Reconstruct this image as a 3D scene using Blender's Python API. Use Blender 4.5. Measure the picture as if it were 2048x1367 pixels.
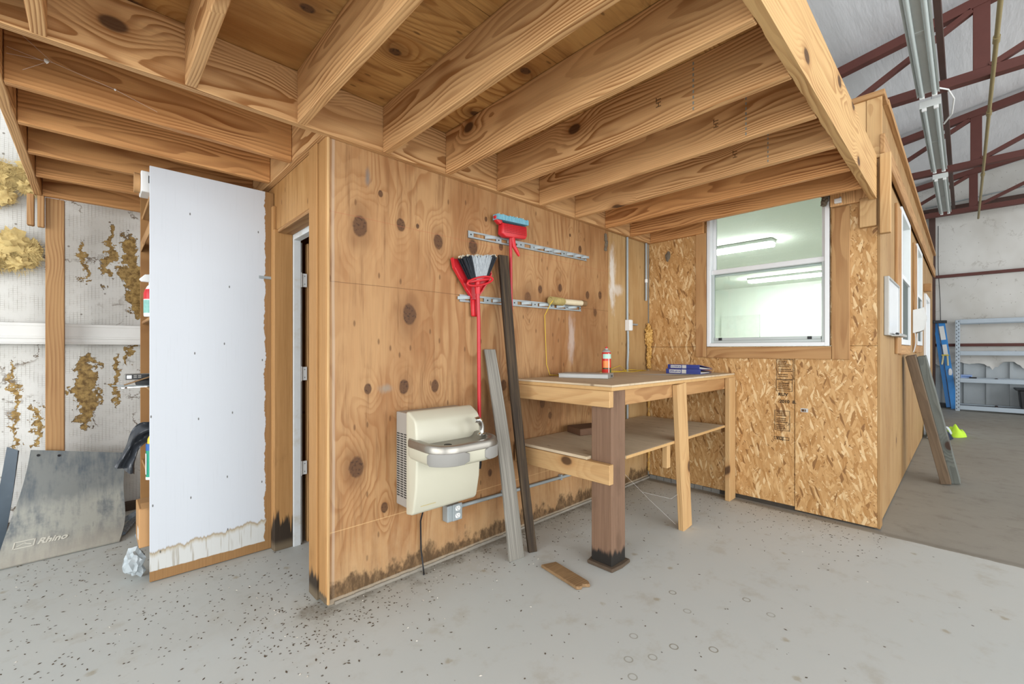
import bpy, bmesh, math, random
from mathutils import Vector, Matrix, noise as mnoise
random.seed(7)
SC = bpy.context.scene
COL = SC.collection
for o in list(bpy.data.objects):
    bpy.data.objects.remove(o)

# ------------------------------------------------------------------ camera
cam_data = bpy.data.cameras.new('camera')
cam = bpy.data.objects.new('camera', cam_data)
COL.objects.link(cam)
cam.location = (0, 0, 1.22)
cam.rotation_euler = (math.pi / 2, 0, math.radians(46.19 - 90))
cam_data.sensor_width = 36
cam_data.lens = 869 * 36 / 2048
cam_data.shift_y = 16.5 / 2048
cam_data.clip_start = 0.02
SC.camera = cam

# ------------------------------------------------------------------ world + daylight through the doorways
world = bpy.data.worlds.new('daylight')
SC.world = world
world.use_nodes = True
bg = world.node_tree.nodes['Background']
bg.inputs[0].default_value = (0.94, 0.975, 1.0, 1)
bg.inputs[1].default_value = 1.1


def area(name, loc, rot, sx, sy, power, color=(1, 1, 1)):
    d = bpy.data.lights.new(name, 'AREA')
    d.shape = 'RECTANGLE'
    d.size, d.size_y, d.energy, d.color = sx, sy, power, color
    o = bpy.data.objects.new(name, d)
    o.location, o.rotation_euler = loc, rot
    COL.objects.link(o)
    return o


area('daylight_side_door', (1.0, -6.6, 1.9), (math.pi / 2, 0, 0), 8.0, 3.6, 520, (0.98, 0.99, 1.0))
area('daylight_side_door_far', (9.3, -6.6, 1.9), (math.pi / 2, 0, 0), 4.0, 3.6, 240, (0.98, 0.99, 1.0))
area('daylight_back_door', (-4.8, -1.0, 1.9), (0, -math.pi / 2, 0), 3.6, 7.0, 420, (0.98, 0.99, 1.0))

SC.view_settings.view_transform = 'Standard'
SC.view_settings.look = 'None'
SC.view_settings.gamma = 1
SC.view_settings.use_curve_mapping = False
SC.view_settings.exposure = 0.0


# ------------------------------------------------------------------ shader helpers
def lin(c):
    if isinstance(c, str):
        c = [int(c[i:i + 2], 16) / 255 for i in (0, 2, 4)]
    return tuple((v / 12.92 if v <= 0.04045 else ((v + 0.055) / 1.055) ** 2.4) for v in c[:3]) + (1,)


class V:
    def __init__(s, g, k): s.g, s.k = g, k
    def __add__(s, o): return s.g.m('ADD', s, o)
    def __radd__(s, o): return s.g.m('ADD', o, s)
    def __sub__(s, o): return s.g.m('SUBTRACT', s, o)
    def __rsub__(s, o): return s.g.m('SUBTRACT', o, s)
    def __mul__(s, o): return s.g.m('MULTIPLY', s, o)
    def __rmul__(s, o): return s.g.m('MULTIPLY', o, s)
    def __truediv__(s, o): return s.g.m('DIVIDE', s, o)


class G:
    """small node-graph writer for one material"""
    def __init__(g, name):
        g.mat = bpy.data.materials.new(name)
        g.mat.use_nodes = True
        g.nt = g.mat.node_tree
        g.bsdf = g.nt.nodes['Principled BSDF']
        g.tc = g.nt.nodes.new('ShaderNodeTexCoord')
        sep = g.nt.nodes.new('ShaderNodeSeparateXYZ')
        g.nt.links.new(g.tc.outputs['Object'], sep.inputs[0])
        g.x, g.y, g.z = (V(g, sep.outputs[i]) for i in range(3))
        g._oi = None

    def put(g, sock, v):
        if isinstance(v, V):
            g.nt.links.new(v.k, sock)
        else:
            sock.default_value = v

    def m(g, op, a, b=None, c=None):
        n = g.nt.nodes.new('ShaderNodeMath')
        n.operation = op
        for i, v in enumerate((a, b, c)):
            if v is not None:
                g.put(n.inputs[i], v)
        return V(g, n.outputs[0])

    def fract(g, a): return g.m('FRACT', a)
    def mx(g, a, b): return g.m('MAXIMUM', a, b)
    def mn(g, a, b): return g.m('MINIMUM', a, b)
    def absv(g, a): return g.m('ABSOLUTE', a)
    def gt(g, a, b): return g.m('GREATER_THAN', a, b)

    def rnd(g):
        if g._oi is None:
            g._oi = g.nt.nodes.new('ShaderNodeObjectInfo')
        return V(g, g._oi.outputs['Random'])

    def vec(g, a, b, c=0.0):
        n = g.nt.nodes.new('ShaderNodeCombineXYZ')
        for i, v in enumerate((a, b, c)):
            g.put(n.inputs[i], v)
        return V(g, n.outputs[0])

    def dist(g, p, q):
        n = g.nt.nodes.new('ShaderNodeVectorMath')
        n.operation = 'DISTANCE'
        g.put(n.inputs[0], p)
        g.put(n.inputs[1], q)
        return V(g, n.outputs['Value'])

    def step(g, v, a, b, lo=0.0, hi=1.0):
        n = g.nt.nodes.new('ShaderNodeMapRange')
        n.interpolation_type = 'SMOOTHSTEP'
        g.put(n.inputs[0], v)
        g.put(n.inputs[1], a)
        g.put(n.inputs[2], b)
        g.put(n.inputs[3], lo)
        g.put(n.inputs[4], hi)
        return V(g, n.outputs[0])

    def noise(g, p, scale=1.0, detail=2.0, rough=0.5, dist=0.0):
        n = g.nt.nodes.new('ShaderNodeTexNoise')
        g.put(n.inputs['Vector'], p)
        n.inputs['Scale'].default_value = scale
        n.inputs['Detail'].default_value = detail
        n.inputs['Roughness'].default_value = rough
        n.inputs['Distortion'].default_value = dist
        return V(g, n.outputs['Fac'])

    def voro(g, p, scale=1.0, feat='F1', rand=1.0, dims='3D'):
        n = g.nt.nodes.new('ShaderNodeTexVoronoi')
        n.voronoi_dimensions = dims
        n.feature = feat
        g.put(n.inputs['Vector'], p)
        n.inputs['Scale'].default_value = scale
        n.inputs['Randomness'].default_value = rand
        d = V(g, n.outputs['Distance'])
        if feat == 'DISTANCE_TO_EDGE':
            return d
        sep = g.nt.nodes.new('ShaderNodeSeparateXYZ')
        g.nt.links.new(n.outputs['Color'], sep.inputs[0])
        return d, V(g, sep.outputs[0]), V(g, sep.outputs[1])

    def mix(g, f, a, b, mode='MIX'):
        n = g.nt.nodes.new('ShaderNodeMix')
        n.data_type = 'RGBA'
        n.blend_type = mode
        n.clamp_factor = True
        g.put(n.inputs[0], f)
        for i, c in ((6, a), (7, b)):
            g.put(n.inputs[i], c if isinstance(c, V) else lin(c))
        return V(g, n.outputs[2])

    def bright(g, c, f):
        n = g.nt.nodes.new('ShaderNodeMix')
        n.data_type = 'RGBA'
        n.blend_type = 'MULTIPLY'
        n.inputs[0].default_value = 1
        g.put(n.inputs[6], c)
        cc = g.nt.nodes.new('ShaderNodeCombineXYZ')
        for i in range(3):
            g.put(cc.inputs[i], f)
        g.nt.links.new(cc.outputs[0], n.inputs[7])
        return V(g, n.outputs[2])

    def done(g, color, rough=0.6, h=None, bump=0.3, dist=0.003, metal=0.0, spec=0.3, **kw):
        b = g.bsdf
        g.put(b.inputs['Base Color'], color if isinstance(color, V) else lin(color))
        g.put(b.inputs['Roughness'], rough)
        g.put(b.inputs['Metallic'], metal)
        b.inputs['Specular IOR Level'].default_value = spec
        for k, v in kw.items():
            g.put(b.inputs[k.replace('_', ' ')], v)
        if h is not None:
            n = g.nt.nodes.new('ShaderNodeBump')
            n.inputs['Strength'].default_value = bump
            n.inputs['Distance'].default_value = dist
            g.put(n.inputs['Height'], h)
            g.nt.links.new(n.outputs[0], b.inputs['Normal'])
        return g.mat


# ------------------------------------------------------------------ materials
def lumber_mat(name, early, late, dark=None, rings=95, knots=0.55, contrast=0.75, rot=False, rough=0.62, swap=False):
    """sawn softwood, grain along local x"""
    g = G(name)
    if swap:
        g.y, g.z = g.z - 0.15, g.y - 0.427
    r = g.rnd()
    r2 = g.fract(r * 17.31)
    r3 = g.fract(r * 91.7)
    sx = g.x + r * 37.0
    p = g.vec(sx * 0.9, g.y * 5.0 + r2 * 11.0, g.z * 5.0 + r3 * 7.0)
    wob = g.noise(p, 1.0, 2.0, 0.5) - 0.5
    kp = g.vec(sx * 1.25 + g.z * 0.8, g.y * 2.0 + r2 * 9.0, 0.0)
    kd, kr, kr2 = g.voro(kp, 1.35, dims='2D')
    has = g.gt(kr, 1.0 - knots)
    kn = g.step(kd, 0.34, 0.0) * has
    cy = (r2 - 0.5) * 0.12
    cz = -0.09 - r3 * 0.09
    dy, dz = g.y - cy, g.z - cz
    rad = g.m('SQRT', dy * dy + dz * dz)
    rad = rad + wob * 0.10 + (g.noise(g.vec(sx * 2.6, g.y * 16, g.z * 16), 1.0, 2.0) - 0.5) * 0.012 + kn * 0.035 + g.noise(g.vec(sx * 3, g.y * 30, g.z * 30), 1.0, 1.0) * 0.004
    ph = g.fract(rad * rings)
    lat = g.step(ph, 0.25, 0.86) * g.step(ph, 1.0, 0.93)
    fib = g.noise(g.vec(sx * 3.0, g.y * 240, g.z * 240), 1.0, 2.0, 0.6)
    blot = g.noise(g.vec(sx * 1.2, g.y * 9, g.z * 9), 1.0, 3.0, 0.55)
    amt = g.noise(g.vec(sx * 1.6, g.y * 7 + r2 * 3.0, g.z * 7), 1.0, 2.0, 0.5)
    lat = lat * g.step(amt, 0.32, 0.68, 0.25, 1.0)
    c = g.mix(lat * contrast, early, late)
    c = g.mix(g.step(blot, 0.45, 0.8) * 0.45, c, dark or late)
    c = g.bright(c, 0.80 + fib * 0.30 + (r - 0.5) * 0.16)
    kc = g.step(kd, 0.085, 0.05) * has
    halo = g.step(kd, 0.17, 0.06) * has
    c = g.mix(halo * 0.55, c, late)
    c = g.mix(kc * 0.85, c, '3a2213')
    if rot:
        rotz = g.step(g.x + g.noise(g.vec(g.y * 40, g.z * 40, 0.0), 1.0, 2.0) * 0.12, 0.02, -0.06)
        c = g.mix(rotz, c, '2a211b')
    return g.done(c, rough, lat * 0.6 + fib * 0.5, 0.25, 0.002)


M = {}
M['joist'] = lumber_mat('pine_joist', 'daad79', '905c2d', 'ab7644', 100, 0.32, 0.95)
M['joist_orange'] = lumber_mat('pine_joist_orange', 'd7a067', '884e24', 'a4652f', 95, 0.38, 0.95)
M['stud'] = lumber_mat('pale_pine_stud', 'c7a271', 'a27547', 'ae8453', 80, 0.4, 0.5)
M['trim'] = lumber_mat('fir_trim', 'b68d5e', '8a5c34', '996b41', 55, 0.25, 0.75)
M['rim'] = lumber_mat('waney_rim_beam', 'c9a36f', '9a6d3e', 'ab8052', 70, 0.7, 0.8, swap=True)
M['post_dark'] = lumber_mat('dark_stained_timber', '7b6150', '5c4436', '63493a', 120, 0.5, 0.5)
M['old_dark'] = lumber_mat('old_dark_board', '4e4238', '33291f', '2a231e', 120, 0.3, 0.5)
M['grey_board'] = lumber_mat('grey_composite_board', '9b978d', '89857c', '858178', 260, 0.0, 0.5)
M['weathered'] = lumber_mat('weathered_grey_plank', '6d7069', '4b4e49', '42443f', 120, 0.3, 0.7)
M['weathered_brown'] = lumber_mat('weathered_brown_plank', '715f4b', '473a2d', '4d3a27', 120, 0.3, 0.7)
M['scrap'] = lumber_mat('scrap_wood', '937654', '664a30', '553e28', 110, 0.1, 0.6)


def plywood(name, uv, base, mid, dark, knots=None, vk=0.0, lines=(), foot=False, contrast=0.6, vs=0.35, us=1.7, K=20.0, grime=()):
    g = G(name)
    u, v = {'xz': (g.x, g.z), 'yz': (g.y, g.z), 'yx': (g.y, g.x), 'xy': (g.x, g.y)}[uv]
    p = g.vec(u * us, v * vs, 3.3)
    f = g.noise(p, 1.0, 2.0, 0.45) * 1.0 + g.noise(g.vec(u * 6.0, v * 1.2, 1.0), 1.0, 1.0) * 0.10
    pk = g.vec(u, v * 0.72, 0.0)
    kmask = halo = None
    hu = u + (g.noise(g.vec(u * 5, v * 2.5, 9.0), 1.0, 3.0, 0.6) - 0.5) * 0.10
    hv = v * 0.5 + (g.noise(g.vec(u * 4, v * 2.0, 19.0), 1.0, 3.0, 0.6) - 0.5) * 0.14
    if knots:
        for ku, kv, kr in knots:
            d = g.dist(pk, (ku, kv * 0.72, 0.0))
            d = d + (g.noise(g.vec(u * 18, v * 18, ku), 1.0, 1.0) - 0.5) * kr * 0.35 if kr > 0.02 else d
            mk = g.step(d, kr * 1.08, kr * 0.78)
            dh = g.dist(g.vec(hu, hv, 0.0), (ku, kv * 0.5, 0.0))
            hl = g.step(dh, kr * 4.0, kr * 0.3)
            kmask = mk if kmask is None else g.mx(kmask, mk)
            halo = hl * min(1.0, kr / 0.035) if halo is None else g.mx(halo, hl * min(1.0, kr / 0.035))
    if vk:
        kd, kr, k2 = g.voro(g.vec(u * 2.2, v * 1.7, 0.0), 1.0, dims='2D')
        has = g.gt(kr, 1.0 - vk)
        mk = g.step(kd, 0.055, 0.035) * has
        hl = g.step(kd, 0.30, 0.03) * has
        kmask = mk if kmask is None else g.mx(kmask, mk)
        halo = hl if halo is None else g.mx(halo, hl)
    if halo is not None:
        f = f + halo * 0.14
    ph = g.fract(f * K)
    lat = g.step(ph, 0.35, 0.86) * g.step(ph, 1.0, 0.88)
    lat = lat * g.step(g.noise(g.vec(u * 2.6, v * 1.0, 31.0), 1.0, 3.0), 0.34, 0.62, 0.12, 1.0)
    fib = g.noise(g.vec(u * 170, v * 4.0, 0.5), 1.0, 2.0, 0.6)
    blot = g.noise(g.vec(u * 3.0, v * 1.1, 7.0), 1.0, 4.0, 0.6)
    c = g.mix(lat * contrast, base, mid)
    c = g.mix(g.step(blot, 0.40, 0.66) * 0.75, c, mid)
    sp = g.noise(g.vec(u * 9, v * 3.0, 2.0), 1.0, 4.0, 0.65)
    c = g.mix(g.step(sp, 0.60, 0.80) * 0.55, c, dark)
    sd, sr, s2_ = g.voro(g.vec(u * 16, v * 6, 0.0), 1.0, dims='2D')
    c = g.mix(g.step(sd, 0.13, 0.05) * g.gt(sr, 0.86) * 0.65, c, '5a3b20')
    st = g.noise(g.vec(u * 26, v * 1.6, 12.0), 1.0, 4.0, 0.7)
    c = g.mix(g.step(st, 0.50, 0.74) * 0.6, c, dark)
    c = g.bright(c, 0.84 + fib * 0.30)
    if halo is not None:
        c = g.mix(g.step(halo, 0.55, 1.0) * 0.5, c, dark)
        c = g.mix(kmask * 0.9, c, '553822')
        c = g.mix(kmask * g.step(g.noise(g.vec(u * 70, v * 70, 0.0), 1.0, 2.0), 0.5, 0.7) * 0.7, c, '2f1e14')
    for (axis, pos, w, colr, amt) in lines:
        a = u if axis == 'u' else v
        wob = (g.noise(g.vec(u * 2.0, v * 2.0, pos), 1.0, 1.0) - 0.5) * 0.012
        ln = g.step(g.absv(a - pos + wob), w, w * 0.3)
        c = g.mix(ln * amt, c, colr)
    for (gu, gv, ru, rv, colr, amt) in grime:
        d = g.dist(g.vec(u / ru, v / rv, 0.0), (gu / ru, gv / rv, 0.0)) + (g.noise(g.vec(u * 22, v * 9, 4.0), 1.0, 4.0, 0.6) - 0.5) * 1.6
        c = g.mix(g.step(d, 1.1, 0.2) * amt, c, colr)
    if foot:
        nz = g.noise(g.vec(u * 9, v * 5, 0.0), 1.0, 4.0, 0.7)
        damp = g.step(v - nz * 0.5, 0.06, -0.22)
        c = g.mix(damp * 0.45, c, 'b79a74')
        rotm = g.step(v - (nz - 0.36) * 0.36, 0.075, 0.02)
        c = g.mix(rotm * g.step(g.noise(g.vec(u * 30, v * 12, 3.0), 1.0, 3.0, 0.7), 0.30, 0.6, 0.55, 0.9), c, '46331f')
        edge = g.step(v + (nz - 0.5) * 0.01, 0.03, 0.024)
        c = g.mix(edge * 0.5, c, 'b9ad98')
    return g.done(c, 0.6, lat * 0.5 + fib * 0.5, 0.22, 0.0015)


KA = [(0.958, 1.842, .040), (1.187, 1.895, .026), (1.424, 1.845, .032), (1.681, 1.855, .036), (1.289, 1.907, .011), (1.069, 2.032, .014),
      (1.239, 1.417, .042), (1.000, 1.024, .021), (1.205, 1.023, .030), (1.404, 1.014, .027), (1.937, .990, .028), (.940, .639, .040),
      (1.091, .399, .021), (1.915, 1.897, .020), (1.786, 2.050, .012), (2.292, 1.655, .022), (2.513, 1.688, .024), (2.168, 1.578, .034),
      (2.855, 1.662, .025), (3.028, 1.677, .024), (2.958, 1.528, .024), (1.820, .438, .018), (2.318, .843, .030), (2.400, .745, .020),
      (2.632, 2.103, .010), (2.757, 2.016, .022), (2.06, .62, .024), (2.75, .36, .02)]
M['ply_front'] = plywood('old_knotty_plywood', 'xz', 'ae875c', '8e6038', '6d4727', KA, 0, K=34.0, contrast=0.75,
                         lines=[('v', 1.552, .0022, '5a3a20', .7), ('v', 1.885, .0020, 'a3573f', .45), ('v', .345, .003, 'd8b27d', .5),
                                ('u', .825, .010, 'd8d2c6', .25)],
                         grime=[(2.05, .75, .75, .42, '6d4c2e', .55), (1.0, 2.09, .02, .06, '6f6a66', .8), (1.10, 1.02, .05, .03, '8d8577', .7), (2.9, 1.3, .3, .5, '7d5532', .45),
                                (2.2, 1.56, .55, .1, '7d5532', .45), (2.65, 1.32, .05, .25, 'd9d6d4', .35)], foot=True)
M['ply_front_b'] = plywood('pale_plywood', 'xz', 'b49466', 'a37e50', '896238', None, 0, vs=0.25, us=3.0, contrast=0.35, foot=True,
                           grime=[(3.22, 1.85, .06, .35, 'dcd9d2', .75), (3.30, 1.75, .12, .06, 'dcd9d2', .5)])
M['ply_side'] = plywood('pale_plywood_door_wall', 'yz', 'b98f5c', '9d6f3c', '81562c', None, 0.1, vs=0.3, us=3.0, contrast=0.4, foot=True)
M['ply_deck'] = plywood('deck_plywood', 'yx', 'c99b5e', '935f2d', '6f4421', None, 0.5, vs=0.5, us=2.4, contrast=0.8, K=26)
M['ply_c'] = plywood('grazing_wall_plywood', 'xz', 'a8875a', '946f43', '7a5936', None, 0.05, vs=0.25, us=6.0, contrast=0.4)
M['ply_bench'] = plywood('dusty_bench_plywood', 'xy', 'cdbca1', 'bba88b', '9f8c6e', None, 0.0, vs=0.8, us=3.0, contrast=0.3)
M['ply_edge'] = lumber_mat('plywood_edge', 'd8b27c', 'a97d4b', 'b88c57', 300, 0.0, 0.5)
M['ply_shelf'] = plywood('shelf_plywood', 'yz', 'a37a4c', '8d6237', '6f4a28', None, 0.1, vs=0.3, us=3.0, contrast=0.4)


def osb(name, uv):
    g = G(name)
    u, v = (g.y, g.z) if uv == 'yz' else (g.x, g.z)
    wu = u + (g.noise(g.vec(u * 14, v * 14, 0.0), 1.0, 1.0) - 0.5) * 0.010
    wv = v + (g.noise(g.vec(u * 14, v * 14, 5.0), 1.0, 1.0) - 0.5) * 0.010
    val = edge = dk = None
    for i, (ang, sl, sc) in enumerate(((10, 14, 70), (25, 12, 66), (150, 13, 60), (88, 10, 52), (118, 10, 50), (40, 22, 120), (130, 14, 70), (62, 12, 62), (105, 12, 56), (75, 14, 72))):
        a = math.radians(ang)
        p = g.vec((wu * math.cos(a) + wv * math.sin(a)) * sl, (wv * math.cos(a) - wu * math.sin(a)) * sc, i * 3.7)
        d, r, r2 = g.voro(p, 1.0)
        if val is None:
            val, edge, dk = r, d, r2
        else:
            on = g.gt(r2, 0.62)
            val = val + (r - val) * on
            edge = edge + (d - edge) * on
            dk = dk + (r2 - dk) * on
    c = g.mix(val, 'a97b45', 'd0a873')
    c = g.mix(g.step(val, 0.80, 0.97) * 0.7, c, 'e0c598')
    c = g.mix(g.step(val, 0.07, 0.03) * 0.7, c, '76502c')
    c = g.mix(g.step(edge, 0.5, 0.9) * 0.25, c, '8f683a')  # edge shadow round each strand, painted into the colour
    spk, s1, s2 = g.voro(g.vec(u * 60, v * 60, 0.0), 1.0)
    c = g.mix(g.step(spk, 0.28, 0.15) * g.gt(s1, 0.78) * 0.6, c, '6b4322')
    big = g.noise(g.vec(u * 1.5, v * 1.5, 0.0), 1.0, 3.0)
    fib = g.noise(g.vec(u * 60, v * 25, 0.0), 1.0, 3.0)
    c = g.bright(c, 0.80 + fib * 0.22 + big * 0.16)
    return g.done(c, 0.55, val * 0.7 - edge * 0.5, 0.35, 0.002)


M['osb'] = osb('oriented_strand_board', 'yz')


def floor_mat():
    g = G('painted_concrete_floor')
    x, y = g.x, g.y
    p = g.vec(x, y, 0.0)
    n1 = g.noise(p, 0.9, 4.0, 0.6)
    n2 = g.noise(p, 6.0, 5.0, 0.65)
    n3 = g.noise(p, 45.0, 3.0, 0.6)
    paint = g.mix(n1, 'b4bab9', 'c1c1bb')
    paint = g.mix(g.step(n2, 0.52, 0.74) * 0.35, paint, '9b917d')
    # brown-grey worn dirt that settles along the walls
    def near(v, a, b): return g.step(v, a, b)
    dA = g.absv(y - 2.10) + g.mx(0.70 - x, 0.0) * 2.0 + g.mx(x - 3.9, 0.0) * 2.0
    dB = g.absv(x - 3.83) + g.mx(0.35 - y, 0.0) * 2.0 + g.mx(y - 2.15, 0.0) * 2.0
    dD = 0.12 + g.absv(x - 0.5) * 0.5 + g.mx(2.25 - y, 0.0) * 1.4
    dw = g.mn(g.mn(dA, dB), dD) + (n2 - 0.5) * 0.35
    paint = g.mix(g.step(dw, 0.42, -0.06) * 0.38, paint, '8d8471')
    paint = g.mix(g.step(dw - n3 * 0.12, 0.06, -0.09) * 0.7, paint, '5d5240')
    # small dark flecks
    fd, fr, f2 = g.voro(g.vec(x * 26, y * 26, 0.0), 1.0)
    dens = g.step(dw, 0.9, 0.0, 0.93, 0.45)
    paint = g.mix(g.step(fd, 0.16, 0.09) * g.gt(fr, dens) * 0.8, paint, '453a2c')
    fd, fr, f2 = g.voro(g.vec(x * 9, y * 9, 4.0), 1.0)
    stain = g.step(fd + (n3 - 0.5) * 0.3, 0.20, 0.05) * g.gt(fr, 0.86)
    paint = g.mix(stain * 0.5, paint, '8a7750')
    # faint rings left by cans
    for i, (rx, ry) in enumerate(((1.72, .83), (1.60, .86), (1.52, .92), (1.82, .71), (1.66, .98), (2.0, .9), (2.1, 1.02), (1.45, .86), (2.25, .62), (2.3, .74))):
        d = g.dist(p, (rx, ry, 0.0))
        paint = g.mix(g.step(g.absv(d - 0.016), 0.004, 0.001) * (0.55 if i % 3 else 0.8), paint, '77715f')
    bare = g.mix(n1, '7d7a72', '9a968c')
    bare = g.mix(g.step(n2, 0.5, 0.75) * 0.5, bare, '6b645a')
    fd, fr, f2 = g.voro(g.vec(x * 14, y * 14, 9.0), 1.0)
    bare = g.mix(g.step(fd, 0.12, 0.06) * g.gt(fr, 0.86) * 0.7, bare, '4a443b')
    edge = x - 3.75 + (g.noise(p, 9.0, 3.0, 0.6) - 0.5) * 0.035
    out = g.gt(edge, 0.0)
    c = g.mix(out, paint, bare)
    c = g.mix(g.step(g.absv(edge - 0.04), 0.05, 0.0) * out * 0.35, c, '5f594d')
    ro = 0.42 + n2 * 0.22
    return g.done(c, ro, n2 * 0.4 + n3 * 0.2 + (1.0 - out) * 1.2, 0.2, 0.003, spec=0.4)


M['floor'] = floor_mat()


def white_panel():
    g = G('white_painted_plywood')
    x, z = g.x, g.z
    n = g.noise(g.vec(x * 9, z * 9, 0.0), 1.0, 4.0, 0.65)
    grain = g.noise(g.vec(x * 130, z * 3, 0.0), 1.0, 3.0, 0.6)
    wood = g.mix(grain, '7a5a37', 'a27b4e')
    white = g.mix(g.step(grain, 0.55, 0.85) * 0.4, 'c3c8ce', 'b0b4b8')
    tide = z - 0.145 - x * 0.06 + (g.noise(g.vec(x * 16, 0.0, 0.0), 1.0, 4.0, 0.65) - 0.5) * 0.11
    white = g.mix(g.step(g.absv(tide), 0.030, 0.0) * g.step(tide, 0.010, -0.004) * 0.8, white, '8d7340')
    white = g.mix(g.step(tide, 0.0, -0.01) * 0.35, white, 'c3bda6')
    drip = g.step(g.noise(g.vec(x * 60, z * 4, 2.0), 1.0, 2.0), 0.56, 0.68) * g.step(tide, 0.0, -0.03)
    white = g.mix(drip * 0.45, white, '7c6b48')
    paint = g.step(z - 0.055 + (n - 0.5) * 0.02, 0.0, 0.004) * g.step(x - 0.745 + (n - 0.5) * 0.05, 0.004, 0.0)
    kd, kr, k2 = g.voro(g.vec(x * 6.0, z * 2.6, 0.0), 1.0, rand=0.5, dims='2D')
    white = g.mix(g.step(kd, 0.022, 0.016) * g.gt(kr, 0.45) * 0.85, white, '4a4640')
    c = g.mix(paint, wood, white)
    return g.done(c, 0.5, paint + grain * 0.3, 0.3, 0.001)


M['white_panel'] = white_panel()


def vinyl(name, uv, tears=(), torn=0.0, cracks=0.85, base='dcdcd8', dirt='b9b6ad', grid=True, lower=None):
    """white vinyl facing of fibreglass blanket, torn in places"""
    g = G(name)
    u, v = {'xz': (g.x, g.z), 'yz': (g.y, g.z), 'xy': (g.x, g.y)}[uv]
    n = g.noise(g.vec(u * 5, v * 5, 0.0), 1.0, 5.0, 0.65)
    nb = g.noise(g.vec(u * 1.2, v * 0.8, 3.0), 1.0, 3.0, 0.6)
    c = g.mix(g.step(nb, 0.35, 0.75) * 0.6, base, dirt)
    h = n * 0.6
    if grid:
        gu = g.absv(g.fract(u * 52.0) - 0.5)
        gv = g.absv(g.fract(v * 75.0) - 0.5)
        br = g.noise(g.vec(u * 10, v * 10, 8.0), 1.0, 3.0, 0.6)
        gr = g.mx(g.step(gu, 0.40, 0.5), g.step(gv, 0.38, 0.5)) * g.step(br, 0.38, 0.62)
        c = g.mix(gr * 0.5, c, '8d8578')
        h = h + gr * 0.3
    tear = None
    wu = u + (g.noise(g.vec(u * 9, v * 9, 1.0), 1.0, 4.0, 0.7) - 0.5) * 0.26
    wv = v + (g.noise(g.vec(u * 5, v * 5, 6.0), 1.0, 4.0, 0.7) - 0.5) * 0.34
    for (tu, tv, ru, rv) in tears:
        d = g.dist(g.vec(wu / ru, wv / rv, 0.0), (tu / ru, tv / rv, 0.0))
        t = g.step(d, 1.04, 0.96)
        tear = t if tear is None else g.mx(tear, t)
    if torn:
        t = g.step(g.noise(g.vec(u * 7, v * 2.6, 2.0), 1.0, 5.0, 0.7), 1.0 - torn, 1.03 - torn)
        tear = t if tear is None else g.mx(tear, t)
    ck = g.step(g.voro(g.vec(wu * 5, wv * 3.2, 3.0), 1.0, 'DISTANCE_TO_EDGE'), 0.03, 0.008) * g.step(g.noise(g.vec(u * 3.5, v * 3.5, 13.0), 1.0, 3.0), 0.52, 0.62)
    c = g.mix(ck * cracks, c, '5a4426')
    if tear is not None:
        fl = g.noise(g.vec(u * 30, v * 30, 0.0), 1.0, 4.0, 0.7)
        fc = g.mix(g.step(fl, 0.3, 0.7), '6a4f26', 'b8995c')
        rim = g.step(g.absv(tear - 0.5), 0.5, 0.2)
        c = g.mix(tear, c, fc)
        c = g.mix(rim * 0.7, c, '4e3c22')
        h = h - tear * 1.6 + fl * tear
    spk, s1, s2 = g.voro(g.vec(u * 16, v * 16, 0.0), 1.0)
    c = g.mix(g.step(spk, 0.14, 0.07) * g.gt(s1, 0.72) * 0.7, c, '574a35')
    return g.done(c, 0.5, h, 0.5, 0.008)


def simple(name, col, rough=0.5, metal=0.0, var=0.12, scale=8.0, bump=0.0, spec=0.4, dirt=None, **kw):
    g = G(name)
    p = V(g, g.tc.outputs['Object'])
    n = g.noise(p, scale, 4.0, 0.6)
    c = g.bright(g.mix(0.0, col, col), 1.0 - var + n * 2 * var)
    if dirt:
        c = g.mix(g.step(g.noise(p, scale * 0.6, 5.0, 0.7), 0.52, 0.75) * 0.6, c, dirt)
    return g.done(c, rough, n if bump else None, bump, 0.004, metal, spec, **kw)


def streaky(name, a, b, scale=(3, 3, 60), rough=0.5, metal=0.0):
    g = G(name)
    n = g.noise(g.vec(g.x * scale[0], g.y * scale[1], g.z * scale[2]), 1.0, 4.0, 0.65)
    return g.done(g.mix(g.step(n, 0.35, 0.7), a, b), rough, n, 0.15, 0.002, metal)


M['vinyl_left'] = vinyl('torn_white_blanket', 'xz', tears=[(.075, 1.95, .035, .19), (.19, 1.90, .055, .24), (.235, 1.68, .055, .20), (-.06, 1.88, .02, .14), (-.05, .95, .06, .26), (.12, .98, .022, .2),
                        (-.40, .85, .015, .3), (-.22, .98, .03, .12), (.20, 1.20, .015, .12), (-.30, .70, .02, .16)], torn=0.31)
M['vinyl_far'] = vinyl('far_wall_blanket', 'yz', tears=(), torn=0.2, cracks=0.25, base='d3d2cd', dirt='b7b3aa', grid=False)
M['vinyl_roof'] = None
g = G('roof_blanket')
n = g.noise(g.vec(g.x * 1.2, g.y * 7.0, 0.0), 1.0, 4.0, 0.6)
n2 = g.noise(g.vec(g.x * 2.0, g.y * 2.0, 0.0), 1.0, 3.0, 0.6)
M['vinyl_roof'] = g.done(g.mix(n2, 'c9cbce', 'd9dadc'), 0.55, n, 0.55, 0.03)
M['metal_siding'] = simple('pale_metal_siding', 'aeb6ba', 0.45, 0.0, 0.1)
M['girt_white'] = simple('white_girt', 'dcdcd8', 0.5, 0.0, 0.08)
M['redsteel'] = simple('red_oxide_steel', '5c332c', 0.6, 0.0, 0.18, 6.0, 0.1, dirt='4a2a24')
M['darksteel'] = simple('dark_brown_steel', '4b342c', 0.6, 0.0, 0.15)
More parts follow.
